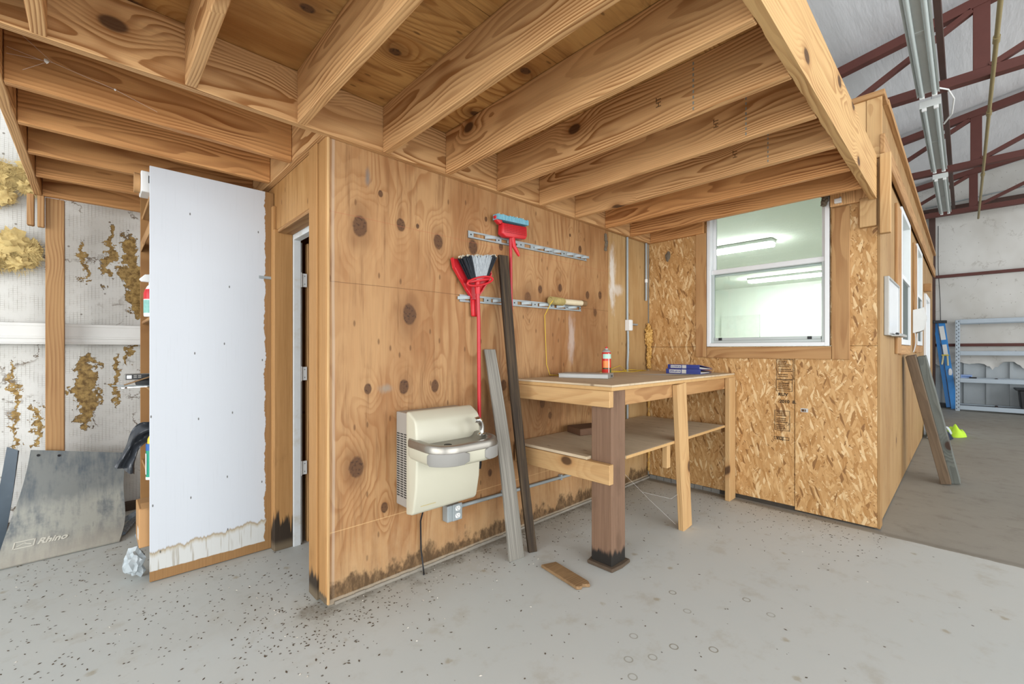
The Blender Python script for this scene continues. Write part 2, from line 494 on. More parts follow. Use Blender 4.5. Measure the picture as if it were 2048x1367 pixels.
M['fluff'] = simple('yellow_fibreglass', 'c9b27a', 0.95, 0.0, 0.35, 22.0, 0.9, 0.1, dirt='8f6f35')
M['foam'] = simple('yellow_spray_foam', 'c99f58', 0.6, 0.0, 0.2, 25.0, 0.4)
M['cream'] = simple('cream_plastic', 'c0bdaa', 0.38, 0.0, 0.04, 3.0, 0.0, 0.45)
M['grey_vent'] = simple('grey_vinyl_steel', 'a5a29b', 0.45, 0.2, 0.05)
M['steel'] = simple('stainless_steel', '98948c', 0.36, 0.75, 0.1, 10.0, 0.0, 0.5, dirt='8c8474')
M['pad'] = simple('grey_rubber_pad', '8a8883', 0.55, 0.0, 0.05)
M['chrome'] = simple('chrome', 'd3d3d0', 0.15, 1.0, 0.04)
M['galv'] = simple('galvanised_steel', '9aa2a4', 0.5, 0.25, 0.12, 14.0)
M['alu'] = simple('brushed_aluminium', 'a9aaa7', 0.45, 0.4, 0.08, 10.0)
M['black'] = simple('black_plastic', '1c1d20', 0.45, 0.0, 0.1)
M['hole'] = simple('dark_slot', '2b2925', 0.8, 0.0, 0.1)
M['white'] = simple('white_plastic', 'e4e5e3', 0.4, 0.0, 0.04)
M['whitepaint'] = simple('white_enamel_frame', 'e0e3e4', 0.4, 0.0, 0.05, 12.0)
M['jamb_white'] = simple('dirty_white_paint', 'd5d9da', 0.5, 0.0, 0.08, 10.0, dirt='b3a98f')
M['red'] = simple('red_plastic', 'c3242c', 0.38, 0.0, 0.08, 12.0)
M['red_metal'] = simple('red_painted_tube', 'b5262f', 0.35, 0.0, 0.1, 12.0)
M['bristle_grey'] = streaky('grey_bristles', '8d959b', 'b9c0c4', (400, 400, 6), 0.7)
M['bristle_black'] = streaky('black_bristles', '15181d', '2d333b', (400, 400, 6), 0.7)
M['bristle_blue'] = streaky('blue_bristles', '5d9db4', '8bbdcb', (300, 300, 20), 0.7)
M['lint'] = simple('dusty_lint', 'b8b09c', 0.9, 0.0, 0.25, 40.0, 0.8)
M['yellow_cord'] = simple('yellow_cord', 'd8b830', 0.5, 0.0, 0.1)
M['string'] = simple('rope_coil', 'b3a26a', 0.8, 0.0, 0.25, 60.0, 0.4)
M['cardtube'] = simple('paper_wrap', 'd3c6a8', 0.7, 0.0, 0.12, 20.0)
M['blue_binder'] = simple('blue_vinyl_binder', '27357e', 0.4, 0.0, 0.08)
M['paper'] = simple('paper', 'bfbfbb', 0.7, 0.0, 0.05)
M['can_red'] = simple('can_red', 'c8372f', 0.35, 0.1, 0.06)
M['can_orange'] = simple('can_orange', 'e08a45', 0.4, 0.0, 0.06)
M['can_green'] = simple('can_green', '17502c', 0.4, 0.0, 0.06)
M['can_mint'] = simple('can_mint', 'a9d3c4', 0.4, 0.0, 0.06)
M['rubber'] = None
g = G('dusty_black_rubber')
n = g.noise(g.vec(g.x * 5, g.y * 5, g.z * 2.0), 1.0, 5.0, 0.7)
n2 = g.noise(g.vec(g.x * 26, g.y * 4, g.z * 4), 1.0, 4.0, 0.65)
c = g.mix(g.step(n * 0.6 + n2 * 0.4, 0.36, 0.58), '5d656c', 'a3a39a')
c = g.mix(g.step(n2, 0.62, 0.74) * 0.6, c, '4b5157')
c = g.mix(g.step(g.z + (n - 0.5) * 0.25, 0.16, 0.0) * 0.75, c, 'a8a295')
c = g.mix(g.step(g.z + (n - 0.5) * 0.30, 0.24, 0.34) * 0.55, c, '525a61')
M['rubber'] = g.done(c, 0.6, n2, 0.15, 0.002)
M['rubber_dark'] = simple('blue_black_rubber', '4a5660', 0.5, 0.0, 0.25, 10.0, dirt='7d8288')
M['blade'] = streaky('grey_wiper_rubber', '7d8c9a', 'aab6c0', (60, 60, 4), 0.5)
M['letter'] = simple('raised_rubber_lettering', 'c4c1b5', 0.6, 0.0, 0.1)
M['ink'] = simple('black_stamp_ink', '2a1d12', 0.8, 0.0, 0.2)
M['ink_soft'] = simple('faded_stamp_ink', '523920', 0.8, 0.0, 0.2)
M['bag'] = simple('black_plastic_bag', '3a3d42', 0.22, 0.0, 0.2, 10.0, 0.3)
M['clear'] = simple('cloudy_plastic_wrap', 'b3bcc0', 0.2, 0.0, 0.15, 12.0, 0.5)
M['cardboard'] = simple('brown_cardboard', 'b48a5c', 0.75, 0.0, 0.08)
M['green_label'] = simple('green_label', '1e8f73', 0.45, 0.0, 0.08)
M['blue_label'] = simple('blue_label', '2f5d9e', 0.45, 0.0, 0.08)
M['yellow_cap'] = simple('yellow_cap', 'd9c23a', 0.4)
M['ladder'] = simple('blue_fibreglass', '2f86cf', 0.4, 0.0, 0.08, 8.0)
M['rack'] = simple('blue_grey_rack_steel', 'a7b3bd', 0.45, 0.1, 0.08)
M['hivis'] = simple('hi_vis_fabric', 'b9e03c', 0.8, 0.0, 0.1, 20.0, 0.3)
M['navy'] = simple('navy_fabric', '18283f', 0.85, 0.0, 0.15, 20.0, 0.3)
M['reflective'] = simple('reflective_tape', 'c3cad0', 0.5, 0.0, 0.1)
M['office_wall'] = simple('office_white_wall', 'd8dcd6', 0.7, 0.0, 0.03, 4.0)
g = G('office_textured_ceiling')
n = g.noise(V(g, g.tc.outputs['Object']), 40.0, 3.0, 0.6)
M['office_ceiling'] = g.done('dcdfd9', 0.8, n, 0.6, 0.01)
M['mud'] = simple('mud_wasp_nest', '6e6455', 0.95, 0.0, 0.35, 60.0, 0.9)
M['screen'] = simple('window_screen', '565f5c', 0.7, 0.0, 0.08)
M['whiteboard'] = simple('whiteboard_surface', 'e9edf0', 0.18, 0.0, 0.02)
M['lighthousing'] = simple('light_fixture_enamel', 'cfd3d0', 0.4, 0.0, 0.06)
M['tube_off'] = simple('unlit_tube', 'b9c2c0', 0.25, 0.0, 0.06)
M['brass_pipe'] = simple('old_yellow_pipe', '8f8158', 0.5, 0.2, 0.15)
M['debris'] = simple('dirt_crumbs', '4d4031', 0.9, 0.0, 0.3, 30.0)
M['debris_light'] = simple('pale_crumbs', 'cfc9bd', 0.9, 0.0, 0.1)
M['caulk'] = simple('grey_sill_gasket', '7c7a74', 0.7, 0.0, 0.25, 25.0, 0.3)
M['web'] = simple('cobweb_thread', 'f0f0ee', 0.8)
M['blackband'] = simple('dark_sill_band', '3a342c', 0.8, 0.0, 0.3, 20.0)


def glass(name, tint=(0.93, 0.97, 0.95), refl=0.10):
    m = bpy.data.materials.new(name)
    m.use_nodes = True
    nt = m.node_tree
    nt.nodes.remove(nt.nodes['Principled BSDF'])
    out = nt.nodes['Material Output']
    tr = nt.nodes.new('ShaderNodeBsdfTransparent')
    tr.inputs[0].default_value = (*tint, 1)
    gl = nt.nodes.new('ShaderNodeBsdfGlossy')
    gl.inputs['Roughness'].default_value = 0.03
    fr = nt.nodes.new('ShaderNodeFresnel')
    fr.inputs[0].default_value = 1.45
    mx = nt.nodes.new('ShaderNodeMixShader')
    nt.links.new(fr.outputs[0], mx.inputs[0])
    nt.links.new(tr.outputs[0], mx.inputs[1])
    nt.links.new(gl.outputs[0], mx.inputs[2])
    nt.links.new(mx.outputs[0], out.inputs[0])
    return m


M['glass'] = glass('window_glass')
M['glass_dusty'] = glass('dusty_window_glass', (0.80, 0.84, 0.81))


def emit(name, col, strength):
    g = G(name)
    g.bsdf.inputs['Emission Color'].default_value = lin(col)
    g.bsdf.inputs['Emission Strength'].default_value = strength
    return g.done(col, 0.5)


M['lamp'] = emit('lit_fluorescent_diffuser', 'fbfff9', 95.0)


# ------------------------------------------------------------------ mesh helpers
class MB:
    def __init__(s): s.v, s.f = [], []

    def add(s, vs, fs):
        b = len(s.v)
        s.v += [tuple(v) for v in vs]
        s.f += [[b + i for i in f] for f in fs]
        return s

    def box(s, x0, x1, y0, y1, z0, z1):
        return s.add([(x0, y0, z0), (x1, y0, z0), (x1, y1, z0), (x0, y1, z0), (x0, y0, z1), (x1, y0, z1), (x1, y1, z1), (x0, y1, z1)],
                     [(0, 3, 2, 1), (4, 5, 6, 7), (0, 1, 5, 4), (1, 2, 6, 5), (2, 3, 7, 6), (3, 0, 4, 7)])

    def obox(s, c, ax, ay, az):
        c, ax, ay, az = map(Vector, (c, ax, ay, az))
        vs = [c + ax * i + ay * j + az * k for k in (-1, 1) for (i, j) in ((-1, -1), (1, -1), (1, 1), (-1, 1))]
        fs = [(0, 3, 2, 1), (4, 5, 6, 7), (0, 1, 5, 4), (1, 2, 6, 5), (2, 3, 7, 6), (3, 0, 4, 7)]
        if ax.cross(ay).dot(az) < 0:
            fs = [f[::-1] for f in fs]
        return s.add(vs, fs)

    def prism(s, poly, o, eu, ev, ew):
        """polygon (u,v) list extruded along ew, from origin o"""
        o, eu, ev, ew = map(Vector, (o, eu, ev, ew))
        n = len(poly)
        vs = [o + eu * u + ev * v for u, v in poly] + [o + eu * u + ev * v + ew for u, v in poly]
        fs = [list(range(n))[::-1], list(range(n, 2 * n))] + [[i, (i + 1) % n, n + (i + 1) % n, n + i] for i in range(n)]
        return s.add(vs, fs)

    def tube(s, path, r, n=10, cap=True):
        path = [Vector(p) for p in path]
        rs = r if isinstance(r, (list, tuple)) else [r] * len(path)
        vs, fs = [], []
        up = None
        for i, p in enumerate(path):
            t = (path[min(i + 1, len(path) - 1)] - path[max(i - 1, 0)]).normalized()
            if up is None:
                up = t.orthogonal().normalized()
            up = (up - t * up.dot(t)).normalized()
            bi = t.cross(up)
            for k in range(n):
                a = 2 * math.pi * k / n
                vs.append(p + (up * math.cos(a) + bi * math.sin(a)) * rs[i])
        for i in range(len(path) - 1):
            for k in range(n):
                a, b = i * n + k, i * n + (k + 1) % n
                fs.append((a, b, b + n, a + n))
        if cap:
            fs.append(list(range(n))[::-1])
            fs.append([(len(path) - 1) * n + k for k in range(n)])
        return s.add(vs, fs)

    def lathe(s, prof, c, n=24):
        """profile (r,z) revolved round the vertical through c"""
        vs, fs = [], []
        for r, z in prof:
            for k in range(n):
                a = 2 * math.pi * k / n
                vs.append((c[0] + r * math.cos(a), c[1] + r * math.sin(a), c[2] + z))
        for i in range(len(prof) - 1):
            for k in range(n):
                a, b = i * n + k, i * n + (k + 1) % n
                fs.append((a, b, b + n, a + n))
        fs.append(list(range(n))[::-1])
        fs.append([(len(prof) - 1) * n + k for k in range(n)])
        return s.add(vs, fs)

    def sheet(s, fn, nu, nv, th=None):
        """grid surface fn(u,v)->point, given thickness along its normal when th"""
        pts = [[Vector(fn(i / nu, j / nv)) for j in range(nv + 1)] for i in range(nu + 1)]
        idx = lambda i, j: i * (nv + 1) + j
        vs = [p for row in pts for p in row]
        fs = [(idx(i, j), idx(i + 1, j), idx(i + 1, j + 1), idx(i, j + 1)) for i in range(nu) for j in range(nv)]
        if th:
            nn = []
            for i in range(nu + 1):
                for j in range(nv + 1):
                    a = pts[min(i + 1, nu)][j] - pts[max(i - 1, 0)][j]
                    b = pts[i][min(j + 1, nv)] - pts[i][max(j - 1, 0)]
                    nn.append(a.cross(b).normalized())
            N = len(vs)
            vs = vs + [v - n * th for v, n in zip(vs, nn)]
            fs = fs + [tuple(N + i for i in f[::-1]) for f in fs]
            rim = [idx(i, 0) for i in range(nu + 1)] + [idx(nu, j) for j in range(1, nv + 1)] + [idx(i, nv) for i in range(nu - 1, -1, -1)] + [idx(0, j) for j in range(nv - 1, 0, -1)]
            for k in range(len(rim)):
                a, b = rim[k], rim[(k + 1) % len(rim)]
                fs.append((b, a, N + a, N + b))
        return s.add(vs, fs)


LOC = {}


def build(name, mb, mat, parent=None, bevel=0.0, seg=1, smooth=None, origin=None, label=None):
    """one mesh object; vertices are given in world space"""
    o0 = Vector(LOC[parent.name]) if parent is not None else Vector(origin or (0, 0, 0))
    me = bpy.data.meshes.new(name)
    me.from_pydata([tuple(Vector(v) - o0) for v in mb.v], [], mb.f)
    me.validate()
    bm = bmesh.new()
    bm.from_mesh(me)
    if bevel:
        ed = [e for e in bm.edges if len(e.link_faces) == 2 and e.calc_face_angle(0) > 0.6]
        bmesh.ops.bevel(bm, geom=ed, offset=bevel, segments=seg, profile=0.5, affect='EDGES', clamp_overlap=True)
    bmesh.ops.recalc_face_normals(bm, faces=bm.faces)
    bm.to_mesh(me)
    bm.free()
    if smooth:
        me.polygons.foreach_set('use_smooth', [True] * len(me.polygons))
        me.set_sharp_from_angle(angle=math.radians(smooth))
    me.materials.append(M[mat] if isinstance(mat, str) else mat)
    ob = bpy.data.objects.new(name, me)
    COL.objects.link(ob)
    if parent is not None:
        ob.parent = parent
        LOC[ob.name] = tuple(o0)
    else:
        ob.location = o0
        LOC[ob.name] = tuple(o0)
    if label:
        ob['label'] = label
    return ob


def tag(o, label, cat, group=None):
    o['label'], o['category'] = label, cat
    if group:
        o['group'] = group
    return o


def thing(name, loc, label=None, cat=None, group=None, kind=None):
    o = bpy.data.objects.new(name, None)
    o.empty_display_size = 0.1
    o.location = loc
    COL.objects.link(o)
    LOC[o.name] = tuple(loc)
    if label:
        tag(o, label, cat, group)
    if kind:
        o['kind'] = kind
    return o


def structure(o):
    o['kind'] = 'structure'
    return o


_lum = {}


def lumber(name, c, ex, ey, L, W, T, mat, parent=None, bevel=0.003, label=None):
    """sawn board: length along ex, width along ey; local x is the grain"""
    ex, ey = Vector(ex).normalized(), Vector(ey).normalized()
    ez = ex.cross(ey).normalized()
    ey = ez.cross(ex)
    key = (round(L, 4), round(W, 4), round(T, 4), mat, bevel)
    if key not in _lum:
        mb = MB().box(-L / 2, L / 2, -W / 2, W / 2, -T / 2, T / 2)
        tmp = build(name, mb, mat, None, min(bevel, T * 0.3, W * 0.3))
        _lum[key] = tmp.data
        bpy.data.objects.remove(tmp)
    ob = bpy.data.objects.new(name, _lum[key])
    COL.objects.link(ob)
    mw = Matrix((ex, ey, ez)).transposed().to_4x4()
    mw.translation = Vector(c)
    if parent is not None:
        ob.parent = parent
        ob.matrix_parent_inverse = Matrix.Translation(-Vector(LOC[parent.name]))
    ob.matrix_basis = mw
    if label:
        ob['label'] = label
    return ob


AX = [Vector((1, 0, 0)), Vector((0, 1, 0)), Vector((0, 0, 1))]


def lum(name, x0, x1, y0, y1, z0, z1, mat, parent=None, bevel=0.003, label=None):
    d = [x1 - x0, y1 - y0, z1 - z0]
    order = sorted(range(3), key=lambda i: -d[i])
    return lumber(name, ((x0 + x1) / 2, (y0 + y1) / 2, (z0 + z1) / 2), AX[order[0]], AX[order[1]], d[order[0]], d[order[1]], d[order[2]], mat, parent, bevel, label)


def text(name, body, size, o, eu, ev, mat, parent=None, depth=0.0006, align='LEFT', bold=0.0):
    cu = bpy.data.curves.new(name, 'FONT')
    cu.body, cu.size, cu.extrude, cu.align_x = body, size, depth, align
    cu.resolution_u = 3
    cu.offset = bold
    tmp = bpy.data.objects.new(name, cu)
    COL.objects.link(tmp)
    dg = bpy.context.evaluated_depsgraph_get()
    me = bpy.data.meshes.new_from_object(tmp.evaluated_get(dg))
    bpy.data.objects.remove(tmp)
    eu, ev = Vector(eu), Vector(ev)
    ew = eu.normalized().cross(ev.normalized())
    mw = Matrix((eu, ev, ew)).transposed().to_4x4()
    mw.translation = Vector(o)
    p0 = Vector(LOC[parent.name]) if parent is not None else Vector((0, 0, 0))
    me.transform(Matrix.Translation(-p0) @ mw)
    me.materials.clear()
    me.materials.append(M[mat])
    ob = bpy.data.objects.new(name, me)
    COL.objects.link(ob)
    if parent is not None:
        ob.parent = parent
    return ob


def lump(mb, c, r, seed, amp=0.35, freq=3.0, sub=3, squash=(1, 1, 1)):
    bm = bmesh.new()
    bmesh.ops.create_icosphere(bm, subdivisions=sub, radius=1)
    vs = []
    for v in bm.verts:
        n = mnoise.fractal(v.co * freq + Vector((seed * 3.1, seed, 0)), 0.6, 2.0, 4) * amp
        q = v.co * (1 + n)
        vs.append((c[0] + q.x * r * squash[0], c[1] + q.y * r * squash[1], c[2] + q.z * r * squash[2]))
    fs = [[v.index for v in f.verts] for f in bm.faces]
    bm.free()
    mb.add(vs, fs)
    return mb

# ================================================================== THE SETTING
fl = MB()
fl.sheet(lambda u, v: (-6 + 20 * u, -9 + 14 * v, 0), 4, 4)
structure(build('floor', fl, 'floor'))

# ---- plywood partition with the drinking fountain (along x at y = 2.10)
wA = thing('wall_front', (0, 0, 0), kind='structure')
build('plywood_panel', MB().box(0.803, 3.150, 2.10, 2.19, 0.0, 2.466), 'ply_front', wA, 0.002)
build('plywood_panel', MB().box(3.155, 3.83, 2.106, 2.19, 0.0, 2.466), 'ply_front_b', wA, 0.002)
mb = MB()
for i in range(60):
    x = 0.83 + i * 0.05
    r = random.uniform(0.3, 1.0)
    mb.box(x, x + 0.05, 2.092 - 0.004 * r, 2.0995, 0, 0.010 + 0.008 * r)
build('sill_sealant', mb, simple('pale_sill_sealant', '8f887c', 0.8, 0, 0.2, 20.0), wA)

# ---- strand-board partition with the window (along y at x = 3.83)
wB = thing('wall_right', (0, 0, 0), kind='structure')
for (y0, y1, z0, z1, dx) in ((0.412, 0.893, 0.012, 1.25, 0), (0.897, 2.098, 0.035, 1.25, 0.002), (1.548, 2.098, 1.252, 2.466, 0.002), (0.412, 0.672, 1.252, 2.93, 0), (0.674, 1.546, 2.468, 2.93, 0), (1.548, 2.098, 2.47, 2.93, 0)):
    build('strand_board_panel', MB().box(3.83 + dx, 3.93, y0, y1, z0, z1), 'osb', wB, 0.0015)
build('sill_band', MB().box(3.842, 3.93, 0.43, 2.098, 0, 0.036), 'blackband', wB)
mb = MB()
for i in range(9):
    mb.box(3.826 + random.uniform(0, .006), 3.842, 2.02 - i * 0.072, 2.088 - i * 0.072, 0.0, 0.03 + random.uniform(0, .006))
build('sill_gasket', mb, 'caulk', wB)
lum('cap_board', 3.80, 3.98, 0.37, 2.1, 2.93, 2.968, 'trim', wB)
build('end_plywood', MB().box(3.818, 3.8295, 0.47, 0.66, 2.56, 2.93), simple('pale_ply_offcut', 'd8b27e', 0.6, 0, 0.08), wB, 0.001)
lum('corner_stud', 3.812, 3.8295, 0.385, 0.468, 2.52, 2.93, 'stud', wB)
lum('hanging_post', 3.775, 3.829, 0.338, 0.394, 2.0, 2.53, 'stud', wB)
lum('support_block', 3.785, 3.829, 0.412, 0.502, 2.06, 2.26, 'stud', wB)
# stamped print on the strand board
tx = 3.8280
def stamp(body, size, y, z, mat='ink'):
    text('stamp_print', body, size, (tx, y, z), (0, -1, 0), (0.0, -0.03, 1), mat, wB, 0.0004, bold=size * .022)
def frame_lines(y0, y1, z0, z1, mat='ink'):
    w = 0.0026
    mb = MB()
    mb.box(tx, 3.8296, y1, y1 + w, z0, z1).box(tx, 3.8296, y0, y0 + w, z0, z1).box(tx, 3.8296, y1, y0, z0, z0 + w).box(tx, 3.8296, y1, y0, z1 - w, z1)
    build('stamp_print', mb, mat, wB)
frame_lines(1.012, .902, .995, 1.150)
frame_lines(1.016, .908, .905, .994)
frame_lines(1.026, .926, .60, .755)
frame_lines(1.030, .930, .528, .552)
stamp('RUV', .034, 1.004, .868)
stamp('2010  B.', .034, .996, .815)
rp = random.Random(3)
mb = MB()
for z in (1.132, 1.118, 1.104, 1.090, 1.070, 1.056, 1.030, 1.014, .962, .948, .934, .920, .740, .726, .712, .690, .676, .662, .640, .626, .612):
    y = 1.003 if z > .9 else 1.016
    end = y - rp.uniform(.05, .085)
    while y > end:
        w_ = rp.uniform(.003, .010)
        mb.box(tx, 3.8296, y - w_, y, z, z + .0065)
        y -= w_ + rp.uniform(.0015, .003)
o = build('stamp_print', mb, 'ink_soft', wB)
o['kind'] = 'stuff'
for (yc, zc, ry, rz) in ((.955, .978, .026, .010), (.943, .655, .011, .011)):
    build('stamp_print', MB().tube([(3.8290, yc + ry * math.cos(a_), zc + rz * math.sin(a_)) for a_ in [2 * math.pi * k / 24 for k in range(25)]], .0011, 5, False), 'ink', wB)
stamp('VOJ', .030, 1.018, .530)
build('paper_sticker', MB().box(3.8282, 3.8296, .808, .855, .757, .785), 'paper', wB)
build('sticker_barcode', MB().box(3.8276, 3.8282, .832, .850, .760, .779).box(3.8276, 3.8282, .822, .829, .760, .779), 'ink_soft', wB)

# ---- single-hung window in the strand board
w1 = thing('window_1', (3.83, 1.11, 1.25), kind='structure')
def frame_y(mb, x0, x1, y0, y1, z0, z1, w):
    mb.box(x0, x1, y0, y0 + w, z0, z1).box(x0, x1, y1 - w, y1, z0, z1).box(x0, x1, y0 + w, y1 - w, z0, z0 + w).box(x0, x1, y0 + w, y1 - w, z1 - w, z1)
    return mb
build('window_frame', frame_y(MB(), 3.812, 3.925, .676, 1.544, 1.252, 2.465, .028), 'whitepaint', w1, 0.002)
build('upper_sash', frame_y(MB(), 3.872, 3.898, .705, 1.515, 1.85, 2.437, .026), 'whitepaint', w1, 0.002)
build('lower_sash', frame_y(MB(), 3.84, 3.868, .705, 1.515, 1.281, 1.885, .022).box(3.838, 3.868, .73, 1.49, 1.303, 1.325), simple('grey_aluminium_sash', 'b5bdbb', 0.4, 0.2, 0.05), w1, 0.002)
build('meeting_rail', MB().box(3.832, 3.87, .705, 1.515, 1.868, 1.905), 'whitepaint', w1, 0.002)
build('upper_pane', MB().box(3.883, 3.887, .731, 1.489, 1.876, 2.411), 'glass', w1)
build('lower_pane', MB().box(3.852, 3.856, .727, 1.493, 1.325, 1.863), 'glass', w1)
for y in (1.44, .80):
    build('sash_latch', MB().box(3.83, 3.842, y - .014, y + .014, 1.303, 1.325), 'black', w1, 0.002)
lum('casing_board', 3.812, 3.829, 1.549, 1.640, 1.16, 2.236, 'trim', w1)
lum('casing_board', 3.813, 3.829, .664, 1.547, 1.155, 1.247, 'trim', w1)
lum('casing_board', 3.811, 3.829, .558, .662, 1.155, 2.236, 'trim', w1)

# ---- long side of the office (along x at y = 0.41)
wC = thing('wall_side', (0, 0, 0), kind='structure')
holes = ((5.18, 6.05, 1.27, 2.50), (7.0, 7.85, 1.28, 2.48), (8.65, 9.6, 0.0, 2.0))
xs = [3.932]
for (a, b, z0, z1) in holes:
    build('plywood_panel', MB().box(xs[-1] + .002, a, 0.41, 0.50, 0.01, 2.60), 'ply_c', wC)
    if z0 > 0:
        build('plywood_panel', MB().box(a, b, 0.41, 0.50, 0.01, z0), 'ply_c', wC)
    build('plywood_panel', MB().box(a, b, 0.41, 0.50, z1, 2.60), 'ply_c', wC)
    xs.append(b)
build('plywood_panel', MB().box(9.6, 11.0, 0.41, 0.50, 0.01, 2.60), 'ply_c', wC)
build('corner_panel_edge', MB().box(3.83, 3.9315, 0.396, 0.4115, 0.01, 2.60), 'ply_c', wC, 0.001)
for i, (a, b) in enumerate(((3.835, 6.27), (6.273, 8.70), (8.703, 11.0))):
    build('parapet_panel', MB().box(a, b, 0.398, 0.41, 2.60, 2.929), 'ply_c', wC)
lum('cap_board', 3.985, 11.0, 0.365, 0.55, 2.93, 2.968, 'trim', wC)
lum('fascia_board', 3.80, 11.0, 0.370, 0.395, 2.54, 2.67, 'trim', wC)
for i, (a, b, z0, z1) in enumerate(holes[:2]):
    w = thing('window_%d' % (i + 2), ((a + b) / 2, .41, z0), kind='structure')
    mb = MB()
    for (x0, x1, zz0, zz1) in ((a, a + .05, z0, z1), (b - .05, b, z0, z1), (a + .05, b - .05, z0, z0 + .05), (a + .05, b - .05, z1 - .05, z1), (a + .05, b - .05, (z0 + z1) / 2 - .02, (z0 + z1) / 2 + .02)):
        mb.box(x0, x1, .385, .47, zz0, zz1)
    build('window_frame', mb, 'whitepaint', w, 0.002)
    build('upper_pane', MB().box(a + .05, b - .05, .44, .444, (z0 + z1) / 2 + .02, z1 - .05), 'glass_dusty', w)
    build('insect_screen', MB().box(a + .05, b - .05, .404, .407, z0 + .05, (z0 + z1) / 2 - .02), 'screen', w)
    for (x0, x1, zz0, zz1) in ((a - .32, a - .01, z0 - .08, z1 - .04), (b + .01, b + .12, z0 - .08, z1), (a - .01, b + .01, z0 - .09, z0 - .005)):
        lum('casing_board', x0, x1, .39, .409, zz0, zz1, 'trim', w)
d2 = thing('door_2', (9.1, .41, 0), kind='structure')
build('door_frame', MB().box(8.62, 8.70, .385, .49, 0, 2.04).box(9.55, 9.63, .385, .49, 0, 2.04).box(8.70, 9.55, .385, .49, 1.96, 2.04), 'whitepaint', d2, .003)
build('door_leaf', MB().box(8.70, 9.55, .44, .475, .01, 1.96), 'whitepaint', d2, .003)
build('closer_box', MB().box(8.55, 8.66, .33, .409, 2.06, 2.17), 'trim', d2, .003)

# ---- inside of the office, seen through the glass
oi = thing('wall_office', (0, 0, 0), kind='structure')
build('office_back', MB().box(10.5, 10.6, .5, 4.4, 0, 2.62), 'office_wall', oi)
build('office_left', MB().box(3.93, 10.6, 4.3, 4.4, 0, 2.62), 'office_wall', oi)
build('office_near_lining', MB().box(3.932, 3.95, 1.56, 4.3, 0, 2.62).box(3.932, 3.95, .5, .66, 0, 2.62), 'office_wall', oi)
build('office_side_lining', MB().box(3.95, 5.17, .502, .52, 0, 2.62).box(6.06, 6.99, .502, .52, 0, 2.62).box(7.86, 10.5, .502, .52, 0, 2.62), 'office_wall', oi)
build('office_inner_door', MB().box(10.44, 10.498, 3.1, 3.9, 0, 2.0), simple('pale_office_door', 'd0d4ce', .6), oi)
structure(build('ceiling_office', MB().box(3.93, 10.6, .5, 4.4, 2.62, 2.70), 'office_ceiling'))
structure(build('floor_office', MB().box(3.95, 10.5, .52, 4.3, 0.001, 0.02), simple('office_carpet', 'b5b5ae', .9)))

# ---- partition with the doorway (along y at x = 0.80)
wD = thing('wall_left', (0, 0, 0), kind='structure')
build('plywood_panel', MB().box(.80, .89, 2.917, 4.5, 0, 2.466), 'ply_side', wD, .002)
build('plywood_panel', MB().box(.80, .89, 2.297, 2.915, 1.955, 2.466), 'ply_side', wD, .002)
build('wall_end', MB().box(.802, .89, 2.102, 2.295, 0, 2.466), 'ply_side', wD)
build('closet_light_block', MB().box(.89, 1.95, 2.19, 4.5, 2.43, 2.462), 'ply_shelf', wD)  # unseen lid added to keep light from leaking in above the doorway slit
build('closet_end', MB().box(.89, 1.95, 4.44, 4.5, 0, 2.43), 'ply_shelf', wD)
build('inner_partition', MB().box(1.9, 1.95, 2.19, 4.5, 0, 2.46), 'ply_shelf', wD)
d1 = thing('door_1', (.80, 2.63, 0), kind='structure')
M['rot_stud'] = lumber_mat('damp_footed_board', 'd9b078', 'b9854c', 'b9854c', 110, 0.3, 0.5)
def footed(name, x0, x1, y0, y1, z0, z1, parent, hgt):
    """board standing on the floor, black with damp at its foot"""
    g = G('damp_footed_board')
    fib = g.noise(g.vec(g.x * 120, g.y * 120, g.z * 3), 1.0, 3.0, .6)
    c = g.mix(fib, '946a3a', 'b98d5b')
    sp = g.noise(g.vec(g.x * 9, g.y * 9, g.z * 3), 1.0, 4.0, .6)
    c = g.mix(g.step(sp, .55, .75) * .5, c, '7d5831')
    n = g.noise(g.vec(g.x * 45, g.y * 45, g.z * 3), 1.0, 3.0, .7)
    c = g.mix(g.step(g.z - (n - .35) * hgt * 1.6, hgt * .75, hgt * .5), c, '33291f')
    c = g.mix(g.step(g.z, .07, .02) * .5, c, '8a7a62')
    mat = g.done(c, .65, fib, .25, .002)
    return build(name, MB().box(x0, x1, y0, y1, z0, z1), mat, parent, .003)
footed('corner_board', .788, .801, 2.094, 2.185, .012, 2.232, d1, .06)
footed('casing_board', .778, .800, 2.188, 2.292, .0, 2.232, d1, .14)
footed('jamb_board', .782, .887, 2.893, 2.916, 0, 1.955, d1, .22)
footed('casing_board', .780, .80, 2.917, 2.955, 0, 2.1, d1, .18)
lum('corner_strip', .792, .804, 2.086, 2.0985, .012, 2.232, 'stud', d1)
lum('head_jamb', .80, .887, 2.30, 2.893, 1.935, 1.955, 'trim', d1)
build('white_door_jamb', MB().box(.888, .932, 2.884, 2.916, 0, 1.94).box(.888, .932, 2.30, 2.884, 1.905, 1.94), 'jamb_white', d1, .002)
lum('inner_stud', .975, 1.06, 2.90, 2.94, 0, 1.90, 'trim', d1)
build('door_edge_strip', MB().box(.934, .946, 2.905, 2.94, 0, 1.90), 'jamb_white', d1, .001)
for z in (1.62, 1.03, .435):
    h = build('hinge', MB().box(.934, .972, 2.895, 2.8985, z, z + .085), 'white', d1, .001)
    build('hinge_knuckle', MB().tube([(.936, 2.892, z - .004), (.936, 2.892, z + .089)], .006, 8), 'white', h, smooth=40)
    build('hinge_screw', MB().tube([(.958, 2.8945, z + .018), (.958, 2.896, z + .018)], .004, 8).tube([(.958, 2.8945, z + .068), (.958, 2.896, z + .068)], .004, 8), 'galv', h)

